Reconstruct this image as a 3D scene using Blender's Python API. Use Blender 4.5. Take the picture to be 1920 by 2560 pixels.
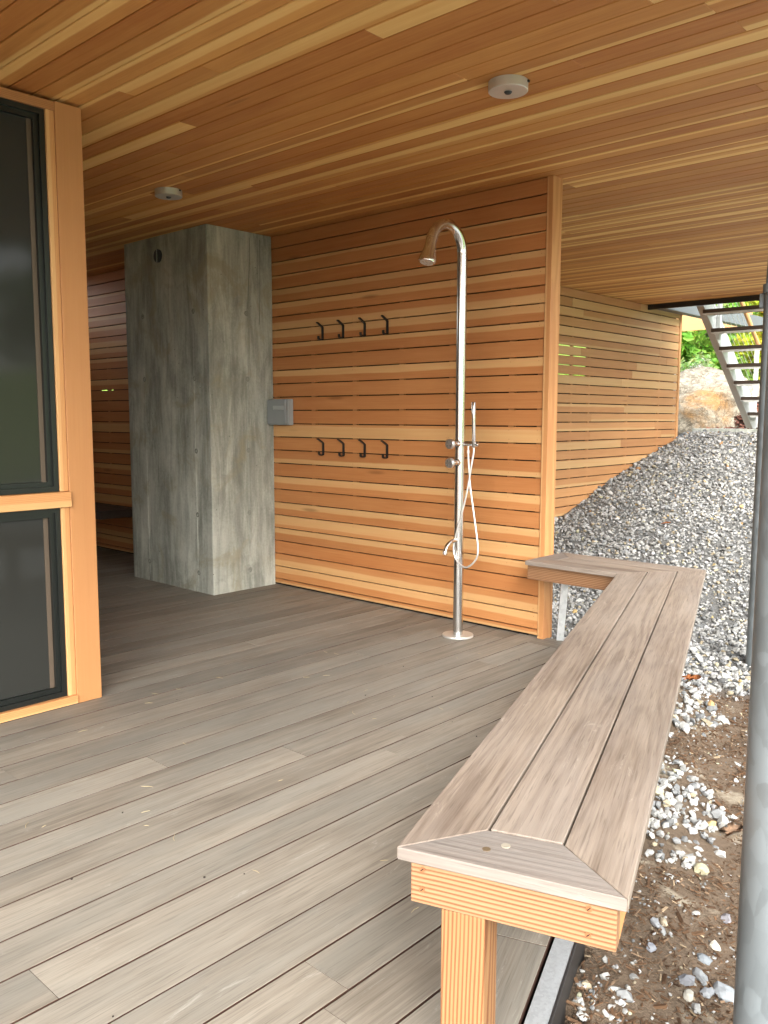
import bpy, bmesh, math, random
import numpy as np
from mathutils import Vector, Matrix, noise
random.seed(7); rng = np.random.default_rng(7)
S = bpy.context.scene
for o in list(bpy.data.objects): bpy.data.objects.remove(o)
C = S.collection
# ------------------------------------------------------------------ camera
H = 1.25
cd = bpy.data.cameras.new('camera'); cam = bpy.data.objects.new('camera', cd); C.objects.link(cam)
cd.sensor_fit = 'HORIZONTAL'; cd.sensor_width = 36; cd.lens = 36*2125.84/1920
cd.clip_start = .02; cd.clip_end = 800
r_ = Vector((.73631925, .67663093, .00213399)); d_ = Vector((.07707581, -.08074083, -.99375059)); f_ = Vector((-.67223009, .73188216, -.1116029))
cam.matrix_world = Matrix(((r_.x, -d_.x, -f_.x, 0), (r_.y, -d_.y, -f_.y, 0), (r_.z, -d_.z, -f_.z, H), (0, 0, 0, 1)))
S.camera = cam
# ------------------------------------------------------------------ world, sun, exposure
SUN_EL, SUN_AZ = 34, 42          # azimuth measured from +X (right) towards -Y (behind the camera)
W = bpy.data.worlds.new('World'); S.world = W; W.use_nodes = True
wn = W.node_tree.nodes; wl = W.node_tree.links
bg = wn['Background']; sky = wn.new('ShaderNodeTexSky'); sky.sky_type = 'NISHITA'; sky.sun_disc = False
sky.sun_elevation = math.radians(SUN_EL); sky.sun_rotation = math.radians(90+SUN_AZ)
sky.dust_density = 4; sky.air_density = 1.2; sky.ozone_density = 1.0
hs = wn.new('ShaderNodeHueSaturation'); hs.inputs['Saturation'].default_value = .22     # overcast: nearly grey sky
wl.new(sky.outputs[0], hs.inputs['Color']); wl.new(hs.outputs[0], bg.inputs[0]); bg.inputs[1].default_value = 0.15
sd = bpy.data.lights.new('sun', 'SUN'); so = bpy.data.objects.new('sun', sd); C.objects.link(so)
sd.energy = .6; sd.angle = math.radians(60); sd.color = (1, .98, .95)
sdir = Vector((math.cos(math.radians(SUN_EL))*math.cos(math.radians(-SUN_AZ)), math.cos(math.radians(SUN_EL))*math.sin(math.radians(-SUN_AZ)), math.sin(math.radians(SUN_EL))))
so.rotation_euler = sdir.to_track_quat('Z', 'Y').to_euler()
S.view_settings.view_transform = 'Standard'; S.view_settings.look = 'None'; S.view_settings.gamma = 1
S.view_settings.exposure = 2.55
S.view_settings.use_curve_mapping = False
S.render.engine = 'CYCLES'
S.cycles.max_bounces = 10; S.cycles.diffuse_bounces = 7; S.cycles.glossy_bounces = 4; S.cycles.caustics_reflective = False

# ------------------------------------------------------------------ node helpers
class NT:
    def __init__(s, name):
        s.m = bpy.data.materials.new(name); s.m.use_nodes = True
        s.t = s.m.node_tree; s.n = s.t.nodes; s.l = s.t.links; s.b = s.n['Principled BSDF']
    def val(s, sock, v):
        if hasattr(v, 'is_output') or isinstance(v, bpy.types.NodeSocket): s.l.new(v, sock)
        elif v is not None: sock.default_value = v
    def math(s, op, a, b=None, c=None, clamp=False):
        n = s.n.new('ShaderNodeMath'); n.operation = op; n.use_clamp = clamp
        s.val(n.inputs[0], a); s.val(n.inputs[1], b)
        if c is not None: s.val(n.inputs[2], c)
        return n.outputs[0]
    def vmath(s, op, a, b=None):
        n = s.n.new('ShaderNodeVectorMath'); n.operation = op
        s.val(n.inputs[0], a); s.val(n.inputs[1], b); return n.outputs[0]
    def comb(s, x, y, z):
        n = s.n.new('ShaderNodeCombineXYZ'); s.val(n.inputs[0], x); s.val(n.inputs[1], y); s.val(n.inputs[2], z); return n.outputs[0]
    def sep(s, v):
        n = s.n.new('ShaderNodeSeparateXYZ'); s.l.new(v, n.inputs[0]); return n.outputs
    def noise(s, v, scale=1, det=3, rough=.5, dist=0):
        n = s.n.new('ShaderNodeTexNoise'); s.val(n.inputs['Vector'], v); n.inputs['Scale'].default_value = scale
        n.inputs['Detail'].default_value = det; n.inputs['Roughness'].default_value = rough; n.inputs['Distortion'].default_value = dist
        return n.outputs['Fac']
    def voro(s, v, scale, out='Distance', feat='F1'):
        n = s.n.new('ShaderNodeTexVoronoi'); n.feature = feat; s.val(n.inputs['Vector'], v); n.inputs['Scale'].default_value = scale
        return n.outputs[out]
    def mix(s, f, a, b, mode='MIX'):
        n = s.n.new('ShaderNodeMix'); n.data_type = 'RGBA'; n.blend_type = mode
        s.val(n.inputs[0], f)
        s.val(n.inputs[6], a if not isinstance(a, tuple) else (*a, 1)[:4]); s.val(n.inputs[7], b if not isinstance(b, tuple) else (*b, 1)[:4])
        return n.outputs[2]
    def ramp(s, f, a, b, lo=0., hi=1.):
        n = s.n.new('ShaderNodeMapRange'); n.interpolation_type = 'SMOOTHSTEP'
        s.val(n.inputs[0], f); s.val(n.inputs[1], a); s.val(n.inputs[2], b); n.inputs[3].default_value = lo; n.inputs[4].default_value = hi
        return n.outputs[0]
    def lin(s, f, a, b, lo, hi):
        n = s.n.new('ShaderNodeMapRange'); s.val(n.inputs[0], f); n.inputs[1].default_value = a; n.inputs[2].default_value = b
        n.inputs[3].default_value = lo; n.inputs[4].default_value = hi; return n.outputs[0]
    def bump(s, h, strength=.3, dist=.002):
        n = s.n.new('ShaderNodeBump'); n.inputs['Strength'].default_value = strength; n.inputs['Distance'].default_value = dist
        s.l.new(h, n.inputs['Height']); s.l.new(n.outputs[0], s.b.inputs['Normal'])
    def obj(s): n = s.n.new('ShaderNodeTexCoord'); return n.outputs['Object'], n.outputs['Generated']
    def info(s): return s.n.new('ShaderNodeObjectInfo')
    def set(s, col=None, rough=None, metal=None, spec=None):
        if col is not None: s.val(s.b.inputs['Base Color'], col if not isinstance(col, tuple) else (*col, 1)[:4])
        if rough is not None: s.val(s.b.inputs['Roughness'], rough)
        if metal is not None: s.val(s.b.inputs['Metallic'], metal)
        if spec is not None: s.val(s.b.inputs['Specular IOR Level'], spec)

def plain(name, col, rough=.6, metal=0, spec=.5, var=.0, nscale=20):
    t = NT(name); c = col
    if var:
        o, g = t.obj(); nz = t.noise(o, nscale, 4, .6)
        c = t.mix(nz, tuple(v*(1-var) for v in col), tuple(min(1, v*(1+var)) for v in col))
    t.set(c, rough, metal, spec); return t.m

def wood(name, dark, light, sap, knots=0., ring=0., ringf=140., pith=(0, -.05), wob=.02, fiber=.35, blotch=.35, rough=.55, bump=.25, grey=None, spec=.4, wobx=.8, pores=0., scuff=None):
    """Sawn board: local x runs along the grain, y across the face. Object colour carries (tone, sapwood edge, seed, value)."""
    t = NT(name); o, g = t.obj(); inf = t.info(); col = t.sep(inf.outputs['Color'])
    tone, sapedge, seed = col[0], col[1], col[2]; value = inf.outputs['Alpha']
    off = t.comb(t.math('MULTIPLY', seed, 37.), t.math('MULTIPLY', seed, 91.), t.math('MULTIPLY', seed, 53.))
    p = t.vmath('ADD', o, off); px, py, pz = t.sep(p); ox, oy, oz = t.sep(o); gx, gy, gz = t.sep(g)
    def st(ax, ay, az): return t.comb(t.math('MULTIPLY', px, ax), t.math('MULTIPLY', py, ay), t.math('MULTIPLY', pz, az))
    grain = t.noise(st(1.3, 34, 34), 1, 4, .6, .4)
    fib = t.noise(st(6, 260, 260), 1, 3, .6)
    blo = t.noise(st(2.2, 7, 7), 1, 3, .55, .3)
    fac = t.math('ADD', t.math('MULTIPLY', tone, .75), t.math('MULTIPLY', t.math('SUBTRACT', grain, .5), fiber*1.6))
    fac = t.math('ADD', fac, t.math('MULTIPLY', t.math('SUBTRACT', blo, .5), blotch*1.6))
    fac = t.math('ADD', fac, t.math('MULTIPLY', t.math('SUBTRACT', fib, .5), fiber*.9))
    g2 = t.noise(st(3.5, 120, 120), 1, 3, .65, .5)
    fac = t.math('ADD', fac, t.math('MULTIPLY', t.math('SUBTRACT', g2, .5), fiber*1.3))
    rr = None
    if ring:
        wy = t.math('MULTIPLY', t.math('SUBTRACT', t.noise(t.comb(t.math('MULTIPLY', px, wobx), seed, 0.), 1, 2, .4), .5), wob*2)
        wz = t.math('MULTIPLY', t.math('SUBTRACT', t.noise(t.comb(t.math('MULTIPLY', px, wobx*.9), seed, 7.), 1, 2, .4), .5), wob*3)
        ry = t.math('ADD', t.math('SUBTRACT', oy, pith[0]), wy); rz = t.math('ADD', t.math('SUBTRACT', oz, pith[1]), wz)
        rad = t.math('SQRT', t.math('ADD', t.math('MULTIPLY', ry, ry), t.math('MULTIPLY', rz, rz)))
        rad = t.math('ADD', rad, t.math('MULTIPLY', t.noise(st(5, 45, 45), 1, 2, .5), .0035))
        rr = t.math('SINE', t.math('MULTIPLY', rad, ringf*6.2832))
        rr = t.ramp(rr, -.5, 1., 0, 1)
        fac = t.math('ADD', fac, t.math('MULTIPLY', t.math('SUBTRACT', rr, .3), ring))
    fac = t.math('MINIMUM', t.math('MAXIMUM', fac, 0.), 1.)
    c = t.mix(fac, light, dark)
    wobs = t.math('MULTIPLY', t.math('SUBTRACT', t.noise(t.comb(t.math('MULTIPLY', px, 1.1), t.math('MULTIPLY', seed, 9.), 0.), 1, 4, .55), .5), .42)
    e = t.math('ADD', gy, wobs)
    sm = t.ramp(e, t.math('SUBTRACT', sapedge, .05), t.math('ADD', sapedge, .05), 1, 0)
    sm = t.math('MULTIPLY', sm, t.math('GREATER_THAN', sapedge, .02))
    sapc = t.mix(t.math('MULTIPLY', grain, .8), sap, light)
    c = t.mix(t.math('MULTIPLY', sm, .9), c, sapc)
    if knots:
        kd = t.voro(st(1.1, 7, 7), 1.0)
        km = t.ramp(kd, .03, .13, 1, 0)
        c = t.mix(t.math('MULTIPLY', km, knots), c, tuple(v*.35 for v in dark))
    if grey:
        gm = t.ramp(t.noise(st(1.2, 5, 5), 1, 4, .6), .35, .7)
        c = t.mix(t.math('MULTIPLY', gm, .6), c, grey)
    if pores:
        pm = t.ramp(t.noise(st(9, 230, 230), 1, 2, .6), .54, .72)
        c = t.mix(t.math('MULTIPLY', pm, pores*.55), c, tuple(v*.5 for v in dark))
        pm2 = t.ramp(t.noise(st(2.2, 75, 75), 1, 5, .7, .6), .54, .74)
        c = t.mix(t.math('MULTIPLY', pm2, pores*.6), c, tuple(v*.8 for v in dark))
    if scuff:
        sc = t.ramp(t.noise(st(5, 26, 26), 1, 7, .8, .8), .585, .70)
        c = t.mix(t.math('MULTIPLY', sc, .55), c, scuff)
    c = t.mix(1., c, t.comb(value, value, value), 'MULTIPLY')
    t.set(c, t.lin(grain, 0, 1, rough-.08, rough+.12), 0, spec)
    h = fib if rr is None else t.math('ADD', fib, t.math('MULTIPLY', rr, .6))
    t.bump(h, bump, .0012)
    return t.m

M = {}
CED_D, CED_L, CED_S = (.38, .135, .039), (.55, .258, .093), (.63, .41, .185)
M['cedar'] = wood('cedar_slat', CED_D, CED_L, CED_S, knots=.5)
M['cedar_ceiling'] = wood('cedar_ceiling', (.375, .132, .032), (.66, .342, .098), (.88, .63, .25), knots=.35, fiber=.3, blotch=.4)
M['cedar_pale'] = wood('cedar_pale', (.315, .132, .050), (.46, .238, .098), (.52, .35, .165), knots=.3)
M['fir'] = wood('fir_upright', (.36, .130, .045), (.55, .275, .105), (.62, .38, .17), ring=.35, ringf=150, pith=(-.25, -.03), fiber=.2, blotch=.15, wob=.02)
M['fir_flat'] = wood('fir_post_face', (.37, .155, .055), (.50, .24, .092), (.6, .36, .16), fiber=.22, blotch=.28)
M['fir_coarse'] = wood('fir_coarse_grain', (.165, .066, .026), (.30, .172, .088), (.66, .42, .2), ring=1.0, ringf=118, pith=(-.34, -.05), wob=.006, fiber=.14, blotch=.12, wobx=2.2, bump=.5)
M['fir_leg'] = wood('fir_leg_grain', (.175, .064, .023), (.30, .158, .068), (.66, .42, .2), ring=1.0, ringf=135, pith=(-.11, -.05), wob=.03, fiber=.2, blotch=.12, wobx=1.2, bump=.5)
M['deck'] = wood('weathered_deck', (.10, .082, .062), (.315, .283, .232), (.34, .32, .27), fiber=.6, blotch=.6, rough=.6, grey=(.225, .222, .195), bump=.35, spec=.35, pores=.55, scuff=(.40, .385, .34))
M['bench'] = wood('weathered_bench_top', (.11, .077, .056), (.30, .243, .19), (.37, .31, .25), ring=.18, ringf=85, pith=(.02, -.05), wob=.05, fiber=.7, blotch=.75, rough=.6, grey=(.28, .24, .205), bump=.4, spec=.35, wobx=.9, pores=.7, scuff=(.42, .37, .31))
M['bench_figured'] = wood('figured_bench_board', (.11, .077, .056), (.30, .243, .19), (.37, .31, .25), ring=.34, ringf=70, pith=(.004, -.030), wob=.03, fiber=.7, blotch=.75, rough=.6, grey=(.28, .24, .205), bump=.4, spec=.35, wobx=.9, pores=.7, scuff=(.42, .37, .31))
M['bench_cap'] = wood('weathered_bench_cap', (.10, .078, .062), (.215, .185, .16), (.22, .19, .165), ring=.12, ringf=70, pith=(.3, -.2), fiber=.6, blotch=.55, rough=.6, grey=(.17, .16, .148), bump=.4, pores=.6, scuff=(.30, .27, .24))
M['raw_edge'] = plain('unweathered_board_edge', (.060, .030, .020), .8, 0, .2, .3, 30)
M['tread'] = wood('dark_tread', (.045, .033, .026), (.10, .075, .058), (.12, .07, .04))
M['black'] = plain('black_metal', (.012, .012, .013), .45)
M['void'] = plain('dark_membrane', (.006, .005, .005), .9)
M['blacksteel'] = plain('black_steel', (.02, .018, .017), .5)
M['greysteel'] = plain('grey_painted_steel', (.10, .11, .12), .5, 0, .5, .2, 3)
M['white'] = plain('white_painted_steel', (.72, .74, .72), .5, 0, .5, .15, 6)
M['taupe'] = plain('taupe_steel_flange', (.46, .43, .39), .5, 0, .5, .12, 4)
M['frame'] = plain('black_window_frame', (.008, .010, .009), .35)
M['screw'] = plain('bronze_screw', (.33, .14, .06), .5, .3)
M['plug'] = plain('pale_plug', (.30, .27, .21), .7)
M['reflection'] = plain('painted_reflection_brown', (.105, .078, .055), .5)  # colour stands in for the frame mirrored in the glass
M['plugdark'] = plain('tarnished_screw_hole', (.11, .075, .04), .7)
M['boxgrey'] = plain('grey_plastic', (.30, .32, .32), .45)
M['cover'] = plain('smoked_cover', (.24, .26, .265), .25)
M['vent'] = plain('vent_metal', (.05, .05, .05), .5, .3)
M['leafdry'] = plain('dry_leaf', (.36, .13, .045), .8, 0, .3, .3, 40)
M['leafpale'] = plain('pale_dry_leaf', (.34, .22, .14), .8, 0, .3, .2, 40)
M['rubber'] = plain('rubber_nozzle', (.6, .6, .58), .6)

def stainless():
    t = NT('brushed_stainless'); o, g = t.obj(); x, y, z = t.sep(o)
    n = t.noise(t.comb(t.math('MULTIPLY', x, 300.), t.math('MULTIPLY', y, 300.), t.math('MULTIPLY', z, 12.)), 1, 2)
    t.set((.70, .695, .68), t.lin(n, 0, 1, .15, .2), 1); return t.m
M['steel'] = stainless()
M['chrome'] = plain('polished_chrome', (.85, .84, .82), .3, 1)
M['alu'] = plain('satin_aluminium', (.62, .62, .58), .38, .55, .5, .06, 30)
def galvanised(name, sc, base=(.18, .205, .215)):
    t = NT(name); o, g = t.obj(); x, y, z = t.sep(o)
    p = t.comb(x, y, t.math('MULTIPLY', z, .55))
    w = t.vmath('ADD', p, t.vmath('MULTIPLY', t.comb(t.noise(p, sc*1.5), t.noise(p, sc*1.7), t.noise(p, sc*1.3)), (.012, .012, .012)))
    v = t.sep(t.voro(w, sc, 'Color'))[0]; big = t.noise(p, 5, 3)
    f = t.math('ADD', t.math('MULTIPLY', v, .55), t.math('MULTIPLY', big, .45))
    c = t.mix(f, tuple(b*.8 for b in base), tuple(min(1, b*1.2) for b in base))
    t.set(c, t.lin(v, 0, 1, .38, .6), .35); return t.m
M['galv'] = galvanised('galvanised_steel', 34)
M['galvfine'] = galvanised('galvanised_steel_fine', 160, (.36, .38, .39))
M['galvwhite'] = galvanised('galvanised_steel_bright', 60, (.80, .83, .86))

def concrete():
    t = NT('board_formed_concrete'); o, g = t.obj(); x, y, z = t.sep(o)
    n1 = t.noise(t.comb(t.math('MULTIPLY', x, 5.), t.math('MULTIPLY', y, 5.), t.math('MULTIPLY', z, 1.6)), 1, 6, .62, .6)
    n2 = t.noise(t.comb(t.math('MULTIPLY', x, 22.), t.math('MULTIPLY', y, 22.), t.math('MULTIPLY', z, 2.2)), 1, 5, .6, .8)
    n3 = t.noise(o, 60, 4, .7)
    f = t.math('ADD', t.math('ADD', t.math('MULTIPLY', n1, .9), t.math('MULTIPLY', n2, .55)), t.math('MULTIPLY', n3, .22))
    f = t.ramp(f, .6, 1.1)
    c = t.mix(f, (.235, .25, .215), (.55, .57, .50))
    vb = t.sep(t.voro(t.comb(t.math('MULTIPLY', x, 4.5), t.math('MULTIPLY', y, 4.5), t.math('MULTIPLY', z, 1.3)), 1, 'Color', 'F1'))[0]
    vb2 = t.lin(vb, 0, 1, .91, 1.07); c = t.mix(1., c, t.comb(vb2, vb2, vb2), 'MULTIPLY')
    band = t.noise(t.comb(t.math('MULTIPLY', x, 9.), t.math('MULTIPLY', y, 9.), t.math('MULTIPLY', z, .35)), 1, 2, .4); bd = t.lin(band, .3, .7, .90, 1.10)
    c = t.mix(1., c, t.comb(bd, bd, bd), 'MULTIPLY')
    blot = t.ramp(t.noise(o, 2.6, 5, .6, 1.2), .5, .68)
    c = t.mix(t.math('MULTIPLY', blot, .6), c, (.31, .28, .18))
    drip = t.ramp(t.noise(t.comb(t.math('MULTIPLY', x, 30.), t.math('MULTIPLY', y, 30.), t.math('MULTIPLY', z, 1.0)), 1, 4, .6), .58, .72)
    c = t.mix(t.math('MULTIPLY', drip, .22), c, (.55, .56, .52))
    low = t.ramp(z, .55, 0.); stain = t.ramp(t.noise(o, 9, 6, .7, .3), .46, .7)
    c = t.mix(t.math('MULTIPLY', t.math('MULTIPLY', stain, low), .3), c, (.07, .07, .055))
    pit = t.ramp(t.voro(o, 21), .05, .10, 1, 0); pitm = t.ramp(t.noise(o, 6, 2), .5, .6)
    c = t.mix(t.math('MULTIPLY', t.math('MULTIPLY', pit, pitm), .8), c, (.05, .05, .045))
    t.set(c, .85, 0, .3); t.bump(t.math('ADD', n3, n2), .5, .004); return t.m
M['concrete'] = concrete()
M['hole'] = plain('tie_hole_mortar', (.24, .25, .215), .95, 0, .3, .5, 60)
M['crack'] = plain('crack_shadow', (.05, .05, .045), .95)
M['glass'] = (lambda t: (t.set((.030, .031, .028), .07, 0, .5), t.b.inputs['IOR'].__setattr__('default_value', 1.30), t.m)[2])(NT('dark_screened_glass'))

def vcol(name, rough=.8, spec=.3, nsc=60, amt=.35, trans=0):
    t = NT(name); a = t.n.new('ShaderNodeVertexColor'); a.layer_name = 'col'; o, g = t.obj()
    n = t.noise(o, nsc, 3, .6)
    c = t.mix(1., a.outputs[0], t.comb(*[t.lin(n, 0, 1, 1-amt, 1+amt)]*3), 'MULTIPLY')
    t.set(c, rough, 0, spec)
    if trans:
        tr = t.n.new('ShaderNodeBsdfTranslucent'); t.l.new(c, tr.inputs[0]); mx = t.n.new('ShaderNodeMixShader'); mx.inputs[0].default_value = trans
        t.l.new(t.b.outputs[0], mx.inputs[1]); t.l.new(tr.outputs[0], mx.inputs[2]); t.l.new(mx.outputs[0], t.n['Material Output'].inputs[0])
    return t.m
M['stone'] = vcol('crushed_stone', .8, .3, 90, .3)
M['chip'] = vcol('bark_chips', .9, .2, 60, .3)
M['leaf'] = vcol('leaves', .6, .3, 8, .15, .45)

# ------------------------------------------------------------------ mesh helpers
def link(name, me, mat, parent=None):
    o = bpy.data.objects.new(name, me); C.objects.link(o)
    if mat is not None and not me.materials: me.materials.append(M[mat] if isinstance(mat, str) else mat)
    if parent is not None: o.parent = parent
    return o
def tag(o, label=None, cat=None, group=None, kind=None):
    if label: o['label'] = label
    if cat: o['category'] = cat
    if group: o['group'] = group
    if kind: o['kind'] = kind
    return o
def empty(name, loc=(0, 0, 0), rz=0, **k):
    o = bpy.data.objects.new(name, None); C.objects.link(o); o.location = loc; o.rotation_euler = (0, 0, rz); o.empty_display_size = .1
    return tag(o, **k)
def me_from(name, vs, fs, smooth=False):
    me = bpy.data.meshes.new(name); me.from_pydata([tuple(v) for v in vs], [], fs)
    if smooth: me.polygons.foreach_set('use_smooth', [True]*len(me.polygons))
    me.update(); return me
_cache = {}
def board_me(L, Wd, T, c=.0015):
    k = (round(L, 4), round(Wd, 4), round(T, 4), c)
    if k in _cache: return _cache[k]
    a, b = Wd/2, T/2
    prof = [(-a+c, -b), (a-c, -b), (a, -b+c), (a, b-c), (a-c, b), (-a+c, b), (-a, b-c), (-a, -b+c)]
    vs = []; x0, x1 = -L/2, L/2
    e = min(c, .001)
    for x, s in ((x0, e), (x0+e, 0), (x1-e, 0), (x1, e)):
        for (y, z) in prof: vs.append((x, y-math.copysign(min(s, abs(y)), y), z-math.copysign(min(s, abs(z)), z)))
    fs = [tuple(reversed(range(8))), tuple(range(24, 32))]
    for i in range(3):
        for j in range(8): fs.append((i*8+j, i*8+(j+1) % 8, (i+1)*8+(j+1) % 8, (i+1)*8+j))
    me = me_from('board', vs, fs); _cache[k] = me; return me
def rand_col(tone=None, sap=None, val=1.):
    if tone is None: tone = random.uniform(.1, .95)
    if sap is None: sap = 0 if random.random() < .5 else random.uniform(.12, .6)
    return (tone, sap, random.random(), val*random.uniform(.93, 1.07))
def board(name, c, xd, yd, L, Wd, T, mat, parent=None, col=None, ch=.0015, flip=False):
    """box board centred at c; xd = unit length direction, yd = unit width direction"""
    me = board_me(L, Wd, T, ch)
    if me.materials and me.materials[0] != M[mat]:
        k = (id(me), mat)
        if k not in _cache: m2 = me.copy(); m2.materials.clear(); m2.materials.append(M[mat]); _cache[k] = m2
        me = _cache[k]
    o = link(name, me, mat, parent)
    xd = Vector(xd).normalized(); yd = Vector(yd).normalized()
    if flip: xd = -xd; yd = -yd
    zd = xd.cross(yd)
    m = Matrix((xd, yd, zd)).transposed().to_4x4(); m.translation = Vector(c); o.matrix_local = m
    o.color = col or rand_col(); return o
def bm_obj(name, bm, mat, parent=None, smooth=False, autos=None):
    me = bpy.data.meshes.new(name); bm.normal_update(); bm.to_mesh(me); bm.free()
    if smooth: me.polygons.foreach_set('use_smooth', [True]*len(me.polygons))
    if autos: me.set_sharp_from_angle(angle=math.radians(autos))
    return link(name, me, mat, parent)
def box(bm, x0, x1, y0, y1, z0, z1):
    vs = [bm.verts.new(p) for p in ((x0, y0, z0), (x1, y0, z0), (x1, y1, z0), (x0, y1, z0), (x0, y0, z1), (x1, y0, z1), (x1, y1, z1), (x0, y1, z1))]
    for f in ((3, 2, 1, 0), (4, 5, 6, 7), (0, 1, 5, 4), (1, 2, 6, 5), (2, 3, 7, 6), (3, 0, 4, 7)): bm.faces.new([vs[i] for i in f])
def bevel(bm, w, seg=1):
    bmesh.ops.bevel(bm, geom=list(bm.edges), offset=w, segments=seg, affect='EDGES', clamp_overlap=True)
def box_obj(name, b, mat, parent=None, bev=0, seg=1):
    bm = bmesh.new(); box(bm, *b)
    if bev: bevel(bm, bev, seg)
    return bm_obj(name, bm, mat, parent)
def prism(name, poly, z0, z1, xd, mat, parent=None, col=None, bev=.0025, seg=2, side=None):
    """plan polygon (world xy) extruded z0..z1; local x axis along xd so that the grain follows it"""
    c = Vector((sum(p[0] for p in poly)/len(poly), sum(p[1] for p in poly)/len(poly)))
    xd = Vector(xd[:2]).normalized(); yd = Vector((-xd.y, xd.x)); zc = (z0+z1)/2
    loc = [((Vector(p)-c).dot(xd), (Vector(p)-c).dot(yd)) for p in poly]
    if sum(loc[i][0]*loc[(i+1) % len(loc)][1]-loc[(i+1) % len(loc)][0]*loc[i][1] for i in range(len(loc))) < 0: loc.reverse()
    bm = bmesh.new(); n = len(loc)
    lo = [bm.verts.new((x, y, z0-zc)) for x, y in loc]; hi = [bm.verts.new((x, y, z1-zc)) for x, y in loc]
    bm.faces.new(hi); bm.faces.new(list(reversed(lo)))
    for i in range(n): bm.faces.new((lo[i], lo[(i+1) % n], hi[(i+1) % n], hi[i]))
    if bev: bevel(bm, bev, seg)
    if side:
        bm.normal_update()
        for f in bm.faces:
            if abs(f.normal.z) < .3: f.material_index = 1
    o = bm_obj(name, bm, mat, parent)
    if side: o.data.materials.append(M[side])
    o.location = (c.x, c.y, zc); o.rotation_euler = (0, 0, math.atan2(xd.y, xd.x)); o.color = col or rand_col(); return o
def inset(poly, offs):
    """move each edge i (poly[i]->poly[i+1]) inward by offs[i]; poly counter-clockwise"""
    n = len(poly); P = [Vector(p) for p in poly]; L = []
    for i in range(n):
        d = (P[(i+1) % n]-P[i]).normalized(); nn = Vector((-d.y, d.x)); L.append((P[i]+nn*offs[i], d))
    out = []
    for i in range(n):
        (p, d), (q, e) = L[i-1], L[i]; den = d.x*e.y-d.y*e.x
        t = ((q.x-p.x)*e.y-(q.y-p.y)*e.x)/den; out.append(tuple(p+d*t))
    return out
def ccw(poly):
    a = sum(poly[i][0]*poly[(i+1) % len(poly)][1]-poly[(i+1) % len(poly)][0]*poly[i][1] for i in range(len(poly)))
    return poly if a > 0 else list(reversed(poly))
def clip(poly, nx, ny, d):
    """keep part with nx*x+ny*y <= d"""
    out = []
    for i in range(len(poly)):
        a, b = poly[i], poly[(i+1) % len(poly)]; fa = nx*a[0]+ny*a[1]-d; fb = nx*b[0]+ny*b[1]-d
        if fa <= 0: out.append(a)
        if (fa < 0 < fb) or (fb < 0 < fa):
            t = fa/(fa-fb); out.append((a[0]+(b[0]-a[0])*t, a[1]+(b[1]-a[1])*t))
    return out
def tube(bm, pts, rad, seg=16, caps=True):
    pts = [Vector(p) for p in pts]; n = len(pts); rad = rad if isinstance(rad, (list, tuple)) else [rad]*n
    t0 = (pts[1]-pts[0]).normalized(); up = Vector((1, 0, 0)) if abs(t0.x) < .9 else Vector((0, 1, 0))
    nrm = (up-t0*up.dot(t0)).normalized(); rings = []; prev = t0
    for i in range(n):
        t = (pts[min(i+1, n-1)]-pts[max(i-1, 0)])
        t = t.normalized() if t.length > 1e-9 else prev
        q = prev.rotation_difference(t); nrm = (q @ nrm); nrm = (nrm-t*nrm.dot(t)).normalized(); prev = t; bi = t.cross(nrm)
        rings.append([bm.verts.new(pts[i]+(nrm*math.cos(a)+bi*math.sin(a))*rad[i]) for a in [2*math.pi*k/seg for k in range(seg)]])
    for i in range(n-1):
        for k in range(seg): bm.faces.new((rings[i][k], rings[i][(k+1) % seg], rings[i+1][(k+1) % seg], rings[i+1][k]))
    if caps: bm.faces.new(list(reversed(rings[0]))); bm.faces.new(rings[-1])
    return rings
def tube_obj(name, pts, rad, mat, parent=None, seg=16, caps=True):
    bm = bmesh.new(); tube(bm, pts, rad, seg, caps); return bm_obj(name, bm, mat, parent, True, 40)
def smooth_path(pts, k=8):
    P = [Vector(p) for p in pts]; P = [2*P[0]-P[1]]+P+[2*P[-1]-P[-2]]; out = []
    for i in range(1, len(P)-2):
        for j in range(k):
            t = j/k; a, b, c, d = P[i-1:i+3]
            out.append(.5*((2*b)+(c-a)*t+(2*a-5*b+4*c-d)*t*t+(3*b-a-3*c+d)*t**3))
    out.append(P[-2]); return out
X3, Y3, Z3 = Vector((1, 0, 0)), Vector((0, 1, 0)), Vector((0, 0, 1))
CZ = 2.53
TH = math.radians(19.85); U = Vector((-math.sin(TH), math.cos(TH))); N = Vector((math.cos(TH), math.sin(TH)))
def UN(u, n): return tuple(U*u+N*n)

# ================================================================== STRUCTURE
# ---- terrain: one sheet
def gh(x, y):
    """ground height"""
    def lerp(a, b, t): t = max(0, min(1, t)); t = t*t*(3-2*t); return a+(b-a)*t
    base = -.20 if y < 5.9 else 0
    z = -.20
    if y > 5.7:
        s = y-5.7
        z = -.20+.28*(s if s > .8 else s*s/1.6+0*s)-(.112 if s > .8 else 0)
    z += .03*math.sin(x*1.3+1)+.02*math.sin(y*2.1+x)
    z = min(z, 1.06+.02*math.sin(x*2)+(0 if y < 11.4 else 0))
    if y > 12.5: z += (min(y, 60)-12.5)*.13+.25*math.sin(x*.35)*min(1, (y-12.5)/8)
    n = x*N.x+y*N.y
    if y < 4.3: z += lerp(0, .115, (.06-n)/.34)
    if n > 3 : z += min(n-3, 40)*.02
    if y > 60: z += (min(y, 200)-60)*.12
    return z
def axis(lo, hi, fine0, fine1, step, coarse):
    a = list(np.arange(fine0, fine1, step)); s = step; v = fine0
    while v > lo: s *= coarse; v -= s; a.insert(0, v)
    v = a[-1]; s = step
    while v < hi: s *= coarse; v += s; a.append(v)
    return a
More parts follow.
